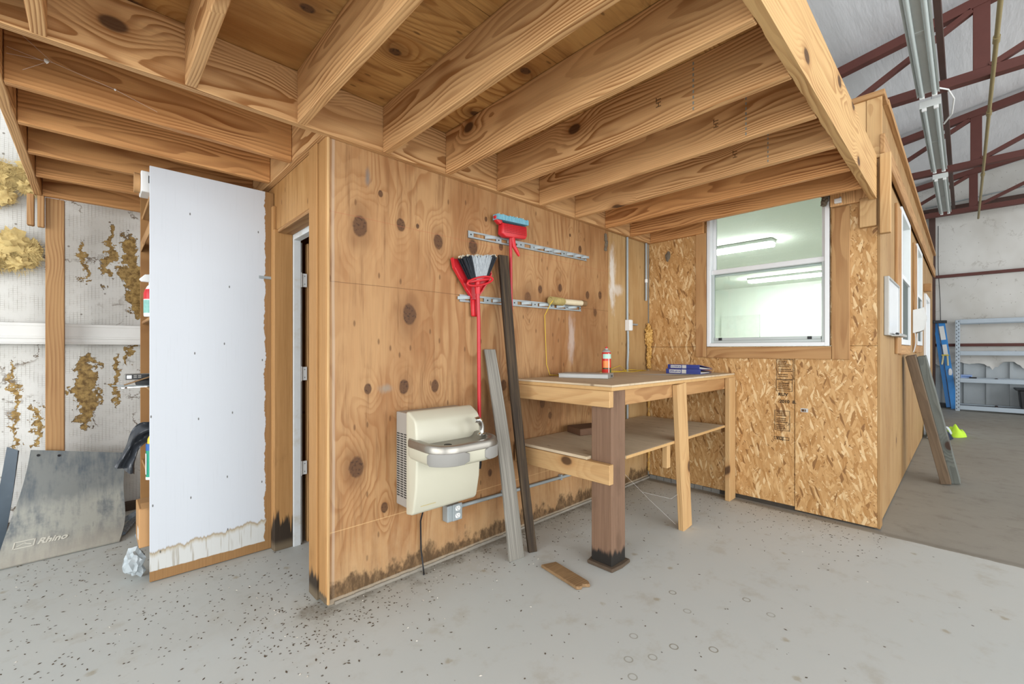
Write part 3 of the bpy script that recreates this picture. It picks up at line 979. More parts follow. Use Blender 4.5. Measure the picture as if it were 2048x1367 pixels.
# ---- outer wall of the hall: torn white blanket, girt
wL = thing('wall_outer', (0, 0, 0), kind='structure')
mb = MB()
mb.sheet(lambda u, v: (-5 + 5.8 * u, 4.5 - .035 * abs(math.sin((v * 4.0 - 1.33) * math.pi / 1.7)) + .015 * mnoise.noise((u * 22, v * 14, 0)), v * 4.0), 90, 60)
build('blanket_facing', mb, 'vinyl_left', wL, smooth=60)
mb = MB().box(-5, .80, 4.36, 4.47, 1.385, 1.405).box(-5, .80, 4.36, 4.37, 1.27, 1.385).box(-5, .80, 4.36, 4.47, 1.262, 1.275).box(-5, .8, 4.352, 4.36, 1.30, 1.315)
build('girt', mb, 'girt_white', wL, .002)
build('metal_siding', MB().box(-5, .8, 4.56, 4.57, 0, 4), 'metal_siding', wL)
lum('sill_board', -5, .8, 4.40, 4.46, 0, .06, 'old_dark', wL)

# ---- far end wall of the hall
wE = thing('wall_far', (0, 0, 0), kind='structure')
mb = MB()
def farw(u, v):
    y, z = 4.6 - 13.6 * u, 1.02 + 5.4 * v
    return (13.2 - .04 * abs(math.sin((z - 1.35) / 1.45 * math.pi)) + .02 * mnoise.noise((y * 2, z * 2, 0)), y, z)
mb.sheet(farw, 140, 40)
build('blanket_facing', mb, 'vinyl_far', wE, smooth=60)
mb = MB()
for i in range(42):
    y = 4.5 - i * .32
    mb.box(13.25, 13.26, y - .32, y, 0, 1.3).box(13.20, 13.25, y - .05, y, 0, 1.3)
build('ribbed_siding', mb, 'metal_siding', wE)
def flap(u, v):
    y = .45 - 4.0 * u
    z = 1.05 - v * (.06 + .30 * max(0, mnoise.noise((u * 17, 0, 3)) + .25) * (.6 + .6 * abs(mnoise.noise((u * 60, 0, 8)))))
    return (13.19 - .05 * v + .02 * mnoise.noise((u * 40, v * 3, 1)), y, z)
build('torn_facing_edge', MB().sheet(flap, 110, 4), simple('hanging_torn_facing', 'd0cfca', .6, 0, .12, 6, .3), wE, smooth=60)
for z in (1.33, 2.80):
    build('girt', MB().box(13.10, 13.17, -9, .62, z - .03, z + .03), 'redsteel', wE)
build('eave_beam', MB().box(13.05, 13.17, -9, 4.5, 4.20, 4.27), 'darksteel', wE)
build('column', MB().box(13.0, 13.14, .44, .54, 0, 4.2), 'darksteel', wE, .004)
build('sill_angle', MB().box(13.0, 13.22, -9, .4, 0, .09), 'black', wE)

# ---- the two sides behind the viewer: wall bays around big open doorways
wR = thing('wall_near', (0, 0, 0), kind='structure')
build('wall_bay', MB().box(-6, -3.2, -6.8, -6.7, 0, 5.9).box(5.2, 7.2, -6.8, -6.7, 0, 5.9).box(11.4, 13.2, -6.8, -6.7, 0, 5.9).box(-3.2, 5.2, -6.8, -6.7, 3.8, 5.9).box(7.2, 11.4, -6.8, -6.7, 3.8, 5.9), 'metal_siding', wR)
wK = thing('wall_back', (0, 0, 0), kind='structure')
build('wall_bay', MB().box(-5.1, -5.0, 2.6, 4.6, 0, 4.8).box(-5.1, -5.0, -6.7, -4.6, 0, 5.9).box(-5.1, -5.0, -4.6, 2.6, 3.8, 5.9), 'metal_siding', wK)

# ---- roof
def zroof(y): return 4.70 - .168 * y
rf = MB().add([(-6, 4.7, zroof(4.7) + .12), (14, 4.7, zroof(4.7) + .12), (14, -9, zroof(-9) + .12), (-6, -9, zroof(-9) + .12),
               (-6, 4.7, zroof(4.7) + .2), (14, 4.7, zroof(4.7) + .2), (14, -9, zroof(-9) + .2), (-6, -9, zroof(-9) + .2)],
              [(0, 1, 2, 3), (7, 6, 5, 4), (0, 4, 5, 1), (1, 5, 6, 2), (2, 6, 7, 3), (3, 7, 4, 0)])
roof = structure(build('roof', rf, 'vinyl_roof'))
mb = MB()
for x in (6.9,):
    pass
def bar(mb, a, b, w, h=None):
    a, b = Vector(a), Vector(b)
    d = (b - a)
    t = d.normalized()
    s = Vector((1, 0, 0)) if abs(t.x) < .9 else Vector((0, 1, 0))
    u = t.cross(s).normalized()
    s = u.cross(t).normalized()
    return mb.obox((a + b) / 2, d / 2, s * w / 2, u * (h or w) / 2)
names = ('nearest', 'middle', 'farthest')
for i, x in enumerate((6.42, 9.42, 12.42)):
    t = thing('roof_truss', (x, -.12, 3.95), '%s red-brown steel roof truss over the office side wall' % names[i], 'truss', 'red-brown steel roof trusses')
    build('bottom_chord', bar(MB(), (x, 4.4, 3.985), (x, -6.7, 3.985), .10, .095), 'redsteel', t, .003)
    build('top_chord', bar(MB(), (x, 4.4, zroof(4.4)), (x, -6.7, zroof(-6.7)), .10, .10), 'redsteel', t, .003)
    for y in (-.115, -2.3, -4.5):
        build('vertical_post', bar(MB(), (x, y, 4.02), (x, y, zroof(y) - .03), .08, .12), 'redsteel', t, .003)
    for (ya, za, yb, zb) in ((1.05, 4.02, -.05, zroof(-.05) - .06), (-.17, 4.03, -2.2, zroof(-2.2) - .06), (-2.4, 4.03, -4.4, zroof(-4.4) - .06), (2.4, 4.02, 1.2, zroof(1.2) - .05)):
        build('diagonal_brace', bar(MB(), (x - .02, ya, za), (x - .02, yb, zb), .06, .055), 'redsteel', t, .002)
pm = MB()
bar(pm, (-6, .165, 4.22), (13.1, .165, 4.22), .05, .09)
tag(build('roof_purlin', pm, 'darksteel', None, .003), 'long dark brown steel purlin running above the strip lights', 'beam')

# ---- timber deck overhead: ledgers, joists, rim beams, plywood
ck = thing('ceiling', (0, 0, 2.23), kind='structure')
Z0, Z1 = 2.232, 2.466
lum('ledger', -.25, 3.829, 2.062, 2.0995, Z0, Z1, 'joist', ck)
for i, x in enumerate((-.150, .247, .650, 1.062, 1.450, 1.843, 2.240, 2.645, 3.045, 3.430)):
    lum('joist', x, x + .038, .447, 2.061, Z0, Z1, 'joist' if i < 8 else 'joist_orange', ck)
lum('blocking', 3.789, 3.828, 1.566, 2.061, Z0, Z1, 'joist_orange', ck)
lum('blocking', 3.789, 3.828, .450, .668, Z0 + .01, Z1, 'joist', ck)
for i, y in enumerate((2.500, 2.900, 3.305, 3.715, 4.165)):
    lum('joist', -.249, .762, y, y + .038, Z0, Z1, 'joist_orange', ck)
lum('ledger', .763, .799, 2.10, 4.22, Z0 - .0, Z1, 'joist', ck)
lum('rim_beam', -.288, -.251, .41, 4.205, Z0, Z1, 'joist', ck)
lum('beam_block', -.318, -.286, 4.175, 4.225, 2.03, 2.231, 'trim', ck)
lum('beam_block', -.272, -.240, 4.175, 4.209, 2.025, 2.231, 'trim', ck)
# rim beam over the viewer, with a waney lower edge
mb = MB()
nseg = 90
def rim(i):
    x = -.288 + 4.053 * i / nseg
    w = max(0, mnoise.noise((x * 2.6, 1, 0)) + .35 * mnoise.noise((x * 9, 4, 0))) * min(1, max(0, (x - 1.3) * 4)) * min(1, max(0, (3.45 - x) * 3))
    k = .045 * w
    return [(x, .408, Z0), (x, .446 - k * .75, Z0), (x, .4465, Z0 + .004 + k * 1.6), (x, .4465, 2.52), (x, .408, 2.52)]
for i in range(nseg + 1):
    mb.v += rim(i)
for i in range(nseg):
    for k in range(5):
        a, b = i * 5 + k, i * 5 + (k + 1) % 5
        mb.f.append([a, b, b + 5, a + 5])
mb.f += [[4, 3, 2, 1, 0], [nseg * 5 + k for k in range(5)]]
build('rim_beam', mb, 'rim', ck)
for (a, b) in ((-.288, 1.45), (1.452, 3.828)):
    for (c_, d_) in ((.41, 1.228), (1.231, 2.448), (2.451, 3.66), (3.663, 4.205)):
        if a > 1 and c_ > 2:
            continue
        build('deck_panel', MB().box(a, b, c_, d_, 2.4665, 2.485), 'ply_deck', ck)
# post under the outer corner of the deck
pst = tag(lum('timber_post', -.238, -.150, 4.21, 4.298, 0, 2.231, 'trim'), 'pale timber post against the torn white wall at the left', 'post')

# mill stamps on the joists
for (x, y, z) in ((1.843, .95, 2.32), (2.240, .85, 2.33), (2.645, .90, 2.32)):
    text('stamp_print', 'HT', .035, (x - .0006, y, z), (0, 0, 1), (0, -1, 0) if False else (0, 1, 0), 'ink_soft', ck, .0003)
for (x, y) in ((1.843, .80), (2.240, .72), (2.645, .74)):
    mb = MB()
    for k in range(9):
        mb.box(x - .0008, x - .0002, y, y + .006, 2.245 + k * .024, 2.258 + k * .024)
    o = build('stamp_print', mb, simple('blue_grey_stamp', '8d8f86', .8), ck)
    o['kind'] = 'stuff'

# ================================================================== THINGS
# ---- drinking fountain
ft = thing('drinking_fountain', (1.355, 2.10, .385), 'cream wall-mounted drinking fountain with steel basin on the plywood wall', 'fountain')
build('back_housing', MB().box(1.158, 1.545, 1.985, 2.099, .405, .895), 'grey_vent', ft, .006, 2)
mb = MB()
for c in range(3):
    for r in range(27):
        y = 2.088 - c * .036
        mb.box(1.1565, 1.160, y - .026, y, .455 + r * .0125, .4605 + r * .0125)
build('vent_slots', mb, 'hole', ft)
prof = [(1.988, .905), (1.965, .907), (1.905, .872), (1.893, .855), (1.885, .78), (1.885, .73), (1.880, .685), (1.890, .52), (1.915, .405), (1.93, .385), (1.988, .375)]
build('front_cover', MB().prism(prof, (1.150, 0, 0), (0, 1, 0), (0, 0, 1), (.412, 0, 0)), 'cream', ft, .016, 4, 35)
def basin_outline(inset, n=14):
    x0, x1, y0, y1 = 1.130 + inset, 1.556 - inset, 1.662 + inset, 1.968 - inset * .35
    r = max(.02, .125 - inset * .6)
    pts = []
    for k in range(n + 1):
        a = math.pi + (math.pi / 2) * k / n
        pts.append((x0 + r + r * math.cos(a), y0 + r + r * math.sin(a)))
    for k in range(n + 1):
        a = 1.5 * math.pi + (math.pi / 2) * k / n
        pts.append((x1 - r + r * math.cos(a), y0 + r + r * math.sin(a)))
    rb = max(.008, .05 - inset)
    for k in range(5):
        a = (math.pi / 2) * k / 4
        pts.append((x1 - rb + rb * math.cos(a), y1 - rb + rb * math.sin(a)))
    for k in range(5):
        a = math.pi / 2 + (math.pi / 2) * k / 4
        pts.append((x0 + rb + rb * math.cos(a), y1 - rb + rb * math.sin(a)))
    return pts
def loops(levels):
    mb = MB()
    n = len(basin_outline(0))
    for inset, z, dz in levels:
        mb.v += [(x, y, z + 0.004 - dz * 1.5 * (1.97 - y)) for x, y in basin_outline(inset)]
    for i in range(len(levels) - 1):
        for k in range(n):
            a, b = i * n + k, i * n + (k + 1) % n
            mb.f.append([a, b, b + n, a + n])
    mb.f.append(list(range(n))[::-1])
    mb.f.append([(len(levels) - 1) * n + k for k in range(n)])
    return mb
build('basin_skirt', loops([(.060, .660, .02), (.022, .668, .02), (.004, .688, .02), (.004, .732, .02)]), 'cream', ft, 0, 1, 50)
build('steel_basin', loops([(.003, .7325, .02), (0, .736, .02), (0, .760, .02), (.006, .770, .02), (.016, .772, .02), (.036, .770, .02), (.052, .752, .02), (.072, .744, .02)]), 'steel', ft, 0, 1, 40)
def pad(sel):
    mb = MB()
    pts, q = sel(basin_outline(-.005)), sel(basin_outline(.006))
    n = len(pts)
    for i, (x, y) in enumerate(pts):
        e = .012 if i in (0, n - 1) else 0
        mb.v += [(x, y, .672 + e), (x, y, .733 - e)]
    for i, (x, y) in enumerate(q):
        e = .012 if i in (0, n - 1) else 0
        mb.v += [(x, y, .672 + e), (x, y, .733 - e)]
    for i in range(n - 1):
        a = 2 * i
        mb.f += [[a, a + 2, a + 3, a + 1], [2 * n + a + 1, 2 * n + a + 3, 2 * n + a + 2, 2 * n + a], [a + 1, a + 3, 2 * n + a + 3, 2 * n + a + 1], [a + 2, a, 2 * n + a, 2 * n + a + 2]]
    e = 2 * (n - 1)
    mb.f += [[0, 1, 2 * n + 1, 2 * n], [e + 1, e, 2 * n + e, 2 * n + e + 1]]
    return mb
build('push_pad', pad(lambda o: o[2:15] + [(o[14][0] + .02, o[14][1]), (o[14][0] + .055, o[14][1])]), 'pad', ft, .002, 2, 50)
build('push_pad', pad(lambda o: [(o[15][0] - .02, o[15][1])] + o[15:28]), 'pad', ft, .002, 2, 50)
sp = build('bubbler', MB().lathe([(.024, 0), (.024, .006), (.014, .012), (.013, .03)], (1.505, 1.805, .766), 16), 'chrome', ft, smooth=40)
build('spout', MB().tube([(1.505, 1.805, .788), (1.506, 1.805, .812), (1.496, 1.803, .836), (1.475, 1.80, .850), (1.449, 1.798, .850)], [.016, .016, .017, .017, .013], 12), 'chrome', sp, smooth=60)
build('drain', MB().lathe([(.02, 0), (.02, .002), (.014, .003)], (1.28, 1.80, .7445), 14), 'hole', ft)
build('name_strip', MB().obox((1.235, 1.9085, .428), (.045, 0, 0), (0, .001, .0), (0, 0, .0015)), simple('worn_gold_lettering', 'b7a878', .5), ft)
build('power_cord', MB().tube([(1.292, 2.03, .39), (1.293, 2.075, .28), (1.300, 2.082, .12), (1.303, 2.065, .03), (1.297, 2.05, .008), (1.285, 2.03, .006)], .0045, 8), 'black', ft, smooth=60)

# ---- outlet box and conduits
ob = thing('outlet_box', (1.50, 2.10, .23), 'grey metal outlet box with two white sockets under the fountain', 'outlet')
build('box_body', MB().box(1.452, 1.548, 2.045, 2.0985, .232, .326), 'galv', ob, .006, 2)
build('cover_plate', MB().box(1.485, 1.552, 2.038, 2.045, .234, .330), 'galv', ob, .003)
for z in (.262, .304):
    s = build('socket', MB().prism([(.017 * math.cos(a * math.pi / 8), max(-.0135, min(.0135, .017 * math.sin(a * math.pi / 8)))) for a in range(16)], (1.519, 2.037, z), (1, 0, 0), (0, 0, 1), (0, .002, 0)), 'white', ob)
    build('socket_slots', MB().box(1.5105, 1.5125, 2.0362, 2.0372, z - .001, z + .008).box(1.5245, 1.5265, 2.0362, 2.0372, z - .001, z + .008).box(1.517, 1.521, 2.0362, 2.0372, z - .010, z - .005), 'black', s)
build('conduit_elbow', MB().tube([(1.548, 2.075, .30), (1.575, 2.078, .295)], .015, 10), 'galv', ob, smooth=50)
cz = thing('conduit', (2.3, 2.085, .28), 'galvanised conduit running low along the plywood from the outlet box', 'conduit')
build('pipe', MB().tube([(1.575, 2.078, .294), (3.05, 2.078, .266)], .011, 12), 'galv', cz, smooth=50)
for x in (1.92, 2.5):
    build('strap', MB().box(x - .01, x + .01, 2.07, 2.099, .294 - (x - 1.575) * .019 - .02, .294 - (x - 1.575) * .019 + .02), 'galv', cz, .003)
cv = thing('conduit', (3.437, 2.09, .62), 'galvanised conduit dropping from the deck through a white junction box', 'conduit')
build('pipe', MB().tube([(3.437, 2.092, 2.23), (3.437, 2.092, 1.48)], .0105, 12), 'galv', cv, smooth=50)
build('pipe', MB().tube([(3.445, 2.092, 1.41), (3.445, 2.09, 1.30), (3.437, 2.085, 1.20), (3.435, 2.09, 1.10), (3.437, 2.092, .30)], .0105, 12), 'galv', cv, smooth=50)
jb = build('junction_box', MB().box(3.418, 3.468, 2.058, 2.105, 1.395, 1.492), 'white', cv, .004, 2)
build('box_cover', MB().box(3.430, 3.466, 2.055, 2.058, 1.400, 1.488), 'white', jb, .002)
build('side_pipe', MB().tube([(3.468, 2.09, 1.455), (3.60, 2.09, 1.455)], .009, 10), 'galv', cv, smooth=50)
cw = thing('conduit', (3.762, 2.085, 1.69), 'short galvanised conduit in the corner beside the strand board', 'conduit')
build('pipe', MB().tube([(3.762, 2.088, 2.23), (3.762, 2.088, 1.72), (3.766, 2.092, 1.69)], .0105, 12), 'galv', cw, smooth=50)
build('coupling', MB().tube([(3.762, 2.088, 1.86), (3.762, 2.088, 1.89)], .014, 12), 'white', cw, smooth=50)

# ---- expanding foam in the corner
mb = MB()
for i in range(16):
    z = 1.06 + i * .026
    lump(mb, (3.803 - random.uniform(0, .018), 2.082 - random.uniform(0, .01), z), random.uniform(.016, .024) + .012 * (8 < i < 14), i, .8, 2.4, 3, (1, .8, 1.2))
tag(build('spray_foam', mb, 'foam', None, smooth=80, origin=(3.80, 2.08, 1.03)), 'thick yellow foam squeezed out of the corner above the bench', 'foam', 'spray foam in the corner')
mb = MB()
for i in range(22):
    lump(mb, (3.806, 2.085, .09 + i * .040), .013 + .004 * math.sin(i * 2.1), i + 40, .5, 2.0, 2, (.8, .8, 1.9))
tag(build('spray_foam', mb, 'foam', None, smooth=80, origin=(3.80, 2.08, .07)), 'thin yellow foam bead in the corner below the bench top', 'foam', 'spray foam in the corner')

# ---- tool racks
def rack(label, x0, x1, z0, rise, clips, holes):
    t = thing('tool_rack', ((x0 + x1) / 2, 2.098, z0), label, 'tool rack', 'grey steel tool racks')
    L = x1 - x0
    zz = lambda x: z0 + rise * (x - x0) / L
    mb = MB()
    def piece(a, b, lo, hi, y0=2.092, y1=2.0945):
        mb.add([(a, y0, zz(a) + lo), (b, y0, zz(b) + lo), (b, y1, zz(b) + lo), (a, y1, zz(a) + lo), (a, y0, zz(a) + hi), (b, y0, zz(b) + hi), (b, y1, zz(b) + hi), (a, y1, zz(a) + hi)],
               [(0, 3, 2, 1), (4, 5, 6, 7), (0, 1, 5, 4), (1, 2, 6, 5), (2, 3, 7, 6), (3, 0, 4, 7)])
    piece(x0, x1, 0, .011)
    piece(x0, x1, .033, .044)
    for a, b in holes:
        piece(x0 + L * a, x0 + L * b, .011, .033)
    piece(x0, x1, 0, .003, 2.086, 2.0985)
    build('strip', mb, 'galv', t)
    for a, b in holes:
        x = x0 + L * (a + b) / 2
        build('screw', MB().tube([(x, 2.0905, zz(x) + .022), (x, 2.092, zz(x) + .022)], .005, 8), 'black', t)
    for k in clips:
        x = x0 + L * k
        z = zz(x)
        cl = MB().sheet(lambda u, v: (x - .035 + .075 * u, 2.09 - .024 * math.sin(u * 2.0), z + .012 + .018 * v + .006 * u), 8, 2, .002)
        build('clip', cl, 'galv', t, smooth=50)
rack('grey steel tool rack holding the squeegee, upper of the two', 1.638, 2.829, 1.905, .026, (.14, .30, .52, .61, .69, .82, .90, .97), ((0, .035), (.19, .23), (.35, .41), (.46, .52), (.62, .66), (.74, .79), (.86, .90), (.985, 1)))
rack('grey steel tool rack under the broom head, lower of the two', 1.574, 2.757, 1.511, .014, (.015, .25, .47, .62, .78, .90), ((0, .035), (.16, .21), (.36, .41), (.53, .58), (.68, .73), (.84, .87), (.985, 1)))

# ---- dustpan and angle broom
dp = thing('dustpan', (1.68, 2.08, 1.40), 'red plastic dustpan hung behind the grey and black broom', 'dustpan')
poly = [(1.498, 1.757), (1.512, 1.70), (1.560, 1.640), (1.610, 1.575), (1.645, 1.535), (1.652, 1.43), (1.692, 1.43), (1.697, 1.545), (1.735, 1.595), (1.785, 1.655), (1.802, 1.70), (1.790, 1.745), (1.765, 1.775)]
build('pan', MB().prism(poly, (0, 2.078, 0), (1, 0, 0), (0, 0, 1), (0, .005, 0)), 'red', dp, .001)
mb = MB()
for a, b in zip(poly[:5], poly[1:5]):
    mb.add([(a[0], 2.058, a[1]), (b[0], 2.064, b[1]), (b[0], 2.078, b[1]), (a[0], 2.078, a[1]), (a[0] + .006, 2.058, a[1] + .004), (b[0] + .006, 2.064, b[1] + .004), (b[0] + .006, 2.078, b[1] + .004), (a[0] + .006, 2.078, a[1] + .004)],
           [(0, 3, 2, 1), (4, 5, 6, 7), (0, 1, 5, 4), (1, 2, 6, 5), (2, 3, 7, 6), (3, 0, 4, 7)])
build('pan_rim', mb, 'red', dp)
mb = MB()
for a, b in zip(poly[7:12], poly[8:12]):
    mb.add([(a[0], 2.064, a[1]), (b[0], 2.058, b[1]), (b[0], 2.078, b[1]), (a[0], 2.078, a[1]), (a[0] - .006, 2.064, a[1] + .004), (b[0] - .006, 2.058, b[1] + .004), (b[0] - .006, 2.078, b[1] + .004), (a[0] - .006, 2.078, a[1] + .004)],
           [(0, 3, 2, 1), (4, 5, 6, 7), (0, 1, 5, 4), (1, 2, 6, 5), (2, 3, 7, 6), (3, 0, 4, 7)])
build('pan_rim', mb, 'red', dp)
build('pan_grip', MB().box(1.650, 1.694, 2.062, 2.084, 1.425, 1.53), 'red', dp, .008, 2, 50)

br = thing('angle_broom', (1.70, 2.04, .49), 'angle broom with grey and black bristles and long red handle', 'broom')
build('handle', MB().tube([(1.664, 2.036, 1.62), (1.680, 2.043, 1.40), (1.700, 2.060, .56)], .0115, 12), 'red_metal', br, smooth=60)
build('handle_tip', MB().tube([(1.6995, 2.060, .565), (1.701, 2.061, .52), (1.702, 2.061, .495)], [.014, .013, .008], 12), 'black', br, smooth=60)
build('socket', MB().tube([(1.661, 2.034, 1.655), (1.664, 2.035, 1.61), (1.668, 2.037, 1.56)], [.012, .019, .015], 12), 'red', br, smooth=60)
ring = [(1.668 + .098 * math.cos(a) , 2.012, 1.634 + .024 * math.sin(a) + .024 * math.cos(a)) for a in [2 * math.pi * k / 28 for k in range(29)]]
build('hanger_ring', MB().tube(ring, .0065, 8, False), 'red', br, smooth=60)
build('bristle_block', MB().prism([(-.075, -.012), (.080, .022), (.085, .040), (-.070, .012)], (1.668, 2.018, 1.628), (1, 0, 0), (0, 0, 1), (0, .034, 0)), 'red', br, .006, 2, 50)
def bristles(a0, a1):
    bot = lambda t: Vector((1.612 + .125 * t, 2.036, 1.632 + .036 * t))
    top = lambda t: Vector((1.532 + .262 * t, 2.030, 1.762 + .042 * t))
    mb = MB()
    n = max(6, int((a1 - a0) * 46))
    for k in range(n):
        t0, t1 = a0 + (a1 - a0) * k / n, a0 + (a1 - a0) * (k + .9) / n
        for j, yy in enumerate((-.014, 0, .014)):
            j2 = Vector((0, yy, 0))
            e = random.uniform(-.012, .006)
            w = Vector((0, .0045, 0))
            b0, b1, q0, q1 = bot(t0) + j2, bot(t1) + j2, top(t0) + j2 * 1.7, top(t1) + j2 * 1.7
            q0.z += e
            q1.z += e
            mb.add([b0 - w, b1 - w, b1 + w, b0 + w, q0 - w, q1 - w, q1 + w, q0 + w], [(0, 3, 2, 1), (4, 5, 6, 7), (0, 1, 5, 4), (1, 2, 6, 5), (2, 3, 7, 6), (3, 0, 4, 7)])
    return mb
build('black_bristles', bristles(0, .24), 'bristle_black', br)
build('grey_bristles', bristles(.24, .84), 'bristle_grey', br)
build('black_bristles', bristles(.84, 1), 'bristle_black', br)
mb = MB()
for k in range(34):
    t = k / 33
    lump(mb, (1.525 + .275 * t, 2.03 + random.uniform(-.02, .02), 1.763 + .042 * t + random.uniform(-.006, .006)), random.uniform(.005, .010), k, .6, 2, 1)
build('bristle_lint', mb, 'lint', br)

# ---- squeegee brush
sq = thing('scrub_broom', (1.98, 2.06, .89), 'red scrub broom with pale blue bristles hanging from the upper rack', 'broom')
build('handle', MB().tube([(1.955, 2.052, 1.96), (1.962, 2.056, 1.70), (1.982, 2.066, .955)], .0105, 12), 'red_metal', sq, smooth=60)
build('handle_tip', MB().tube([(1.982, 2.066, .957), (1.983, 2.066, .91), (1.984, 2.066, .885)], [.0125, .0125, .008], 12), 'rubber_dark', sq, smooth=60)
build('head', MB().prism([(1.862, 1.962), (1.895, 1.945), (1.935, 1.948), (2.078, 1.962), (2.090, 1.985), (2.086, 2.046), (1.866, 2.032)], (0, 2.030, 0), (1, 0, 0), (0, 0, 1), (0, .045, 0)), 'red', sq, .007, 2, 50)
mb = MB()
for i in range(17):
    for j in range(6):
        mb.box(1.882 + i * .0115, 1.887 + i * .0115, 2.0285, 2.0305, 1.972 + j * .0105 + i * .0007, 1.977 + j * .0105 + i * .0007)
build('head_dimples', mb, simple('dark_red_dimples', '7d1217', .5), sq)
build('head_lip', MB().prism([(1.812, 2.068), (1.822, 2.035), (1.850, 2.018), (1.872, 2.028), (1.868, 2.045)], (0, 2.035, 0), (1, 0, 0), (0, 0, 1), (0, .03, 0)), 'red', sq, .004, 2, 50)
mb = MB()
for k in range(40):
    t0, t1 = k / 40, (k + .92) / 40
    e = random.uniform(-.004, .004)
    for y in (2.030, 2.046, 2.062):
        xa, xb = 1.818 + .278 * t0, 1.818 + .278 * t1
        za, zb = 2.043 + .012 * t0, 2.078 + .010 * t0 + e
        mb.box(xa, xb, y - .007, y + .007, za, zb)
build('blue_bristles', mb, 'bristle_blue', sq)
mb = MB()
for k in range(26):
    lump(mb, (1.84 + .25 * k / 25, 2.046 + random.uniform(-.02, .02), 2.083 + .010 * k / 25), random.uniform(.004, .008), k + 70, .6, 2, 1)
build('bristle_lint', mb, 'lint', sq)
build('grip_hook', MB().tube([(1.968, 2.045, 1.955), (1.975, 2.04, 1.90), (1.992, 2.03, 1.865), (2.010, 2.028, 1.838)], [.016, .014, .013, .008], 10), 'red', sq, smooth=60)

# ---- string roll on the lower rack
sr = thing('string_roll', (2.54, 2.06, 1.56), 'stick wound with twine and paper lying on the lower tool rack', 'twine')
build('twine_coil', MB().tube([(2.345, 2.055, 1.575), (2.42, 2.055, 1.577), (2.50, 2.055, 1.579)], [.022, .026, .024], 14), 'string', sr, smooth=60)
mb = MB()
for k in range(14):
    x = 2.352 + k * .0105
    mb.tube([(x, 2.055 + .0265 * math.cos(a), 1.577 + .0265 * math.sin(a)) for a in [2 * math.pi * q / 12 for q in range(13)]], .003, 5, False)
build('twine_wraps', mb, 'string', sr, smooth=60)
build('paper_wrap', MB().tube([(2.495, 2.055, 1.579), (2.60, 2.055, 1.581), (2.72, 2.055, 1.584)], [.021, .022, .021], 14), 'cardtube', sr, smooth=60)
build('roll_end', MB().tube([(2.715, 2.055, 1.584), (2.765, 2.055, 1.585)], [.024, .022], 14), 'scrap', sr, smooth=60)
pts = [(2.345, 2.024, 1.572), (2.322, 2.03, 1.545), (2.325, 2.085, 1.47), (2.335, 2.090, 1.38), (2.345, 2.092, 1.25), (2.350, 2.09, 1.12), (2.37, 2.075, 1.042), (2.46, 2.05, 1.036)]
for k in range(26):
    t = k / 25
    pts.append((2.50 + 1.15 * t, 2.055 + .028 * math.sin(k * 1.1), 1.036 + .012 * max(0, math.sin(k * .7))))
pts += [(3.60, 2.0, 1.036), (3.3, 1.97, 1.036), (3.05, 2.0, 1.05), (2.95, 2.04, 1.036), (3.2, 2.02, 1.09), (3.35, 2.05, 1.036)]
tag(build('yellow_cord', MB().tube(pts, .0024, 6), 'yellow_cord', None, smooth=60, origin=(2.9, 2.05, 1.03)), 'thin yellow cord dropping down the plywood and along the bench', 'cord')

# ---- boards leaning on the plywood
def leaning(name, secs, th, mat, label, cat):
    """board given by sections (left point, right point); thickness th behind"""
    mb = MB()
    for (a, b) in secs:
        a, b = Vector(a), Vector(b)
        w = (b - a).normalized()
        n = Vector((-w.y, w.x, 0)) * th
        mb.v += [tuple(a), tuple(b), tuple(b + n), tuple(a + n)]
    m = len(secs)
    for i in range(m - 1):
        for k in range(4):
            p, q = i * 4 + k, i * 4 + (k + 1) % 4
            mb.f.append([p, q, q + 4, p + 4])
    mb.f += [[3, 2, 1, 0], [(m - 1) * 4 + k for k in range(4)]]
    return tag(build(name, mb, mat, None, .002, origin=((secs[0][0][0] + secs[0][1][0]) / 2, secs[0][0][1], 0)), label, cat)
M['grey_plank'] = streaky('grey_composite_plank', '716e66', '97938a', (160, 0, 1.2), .7)
secs = []
for k in range(7):
    t = k / 6
    secs.append(((1.722 + .030 * t, 1.812 + .262 * t - .02 * math.sin(math.pi * t), 1.226 * t), (1.828 - .006 * t, 1.800 + .250 * t - .02 * math.sin(math.pi * t), 1.226 * t)))
leaning('grey_plank', secs, .017, 'grey_plank', 'grey composite plank leaning on the plywood beside the fountain', 'plank')
M['dark_plank'] = streaky('old_dark_brown_board', '29211a', '50412f', (70, 0, 2.0), .75)
secs = []
for k in range(9):
    t = k / 8
    b = .018 * math.sin(math.pi * t)
    secs.append(((1.884 - .040 * t - b, 1.815 + .225 * t, 1.825 * t), (1.934 - .022 * t - b, 1.794 + .231 * t, 1.825 * t)))
leaning('dark_board', secs, .024, 'dark_plank', 'tall thin dark brown board leaning on the plywood', 'board')
mb = MB().prism([(0, 0), (.095, .0), (.10, .255), (.082, .29), (.05, .275), (.03, .292), (.006, .285)], (1.806, 1.648, 0.0012), (.93, -.37, 0), (-.16, -.98, 0), (0, 0, .017))
tag(build('wood_scrap', mb, 'scrap', None, .003, origin=(1.85, 1.5, 0)), 'short broken piece of brown board lying on the floor', 'scrap wood')

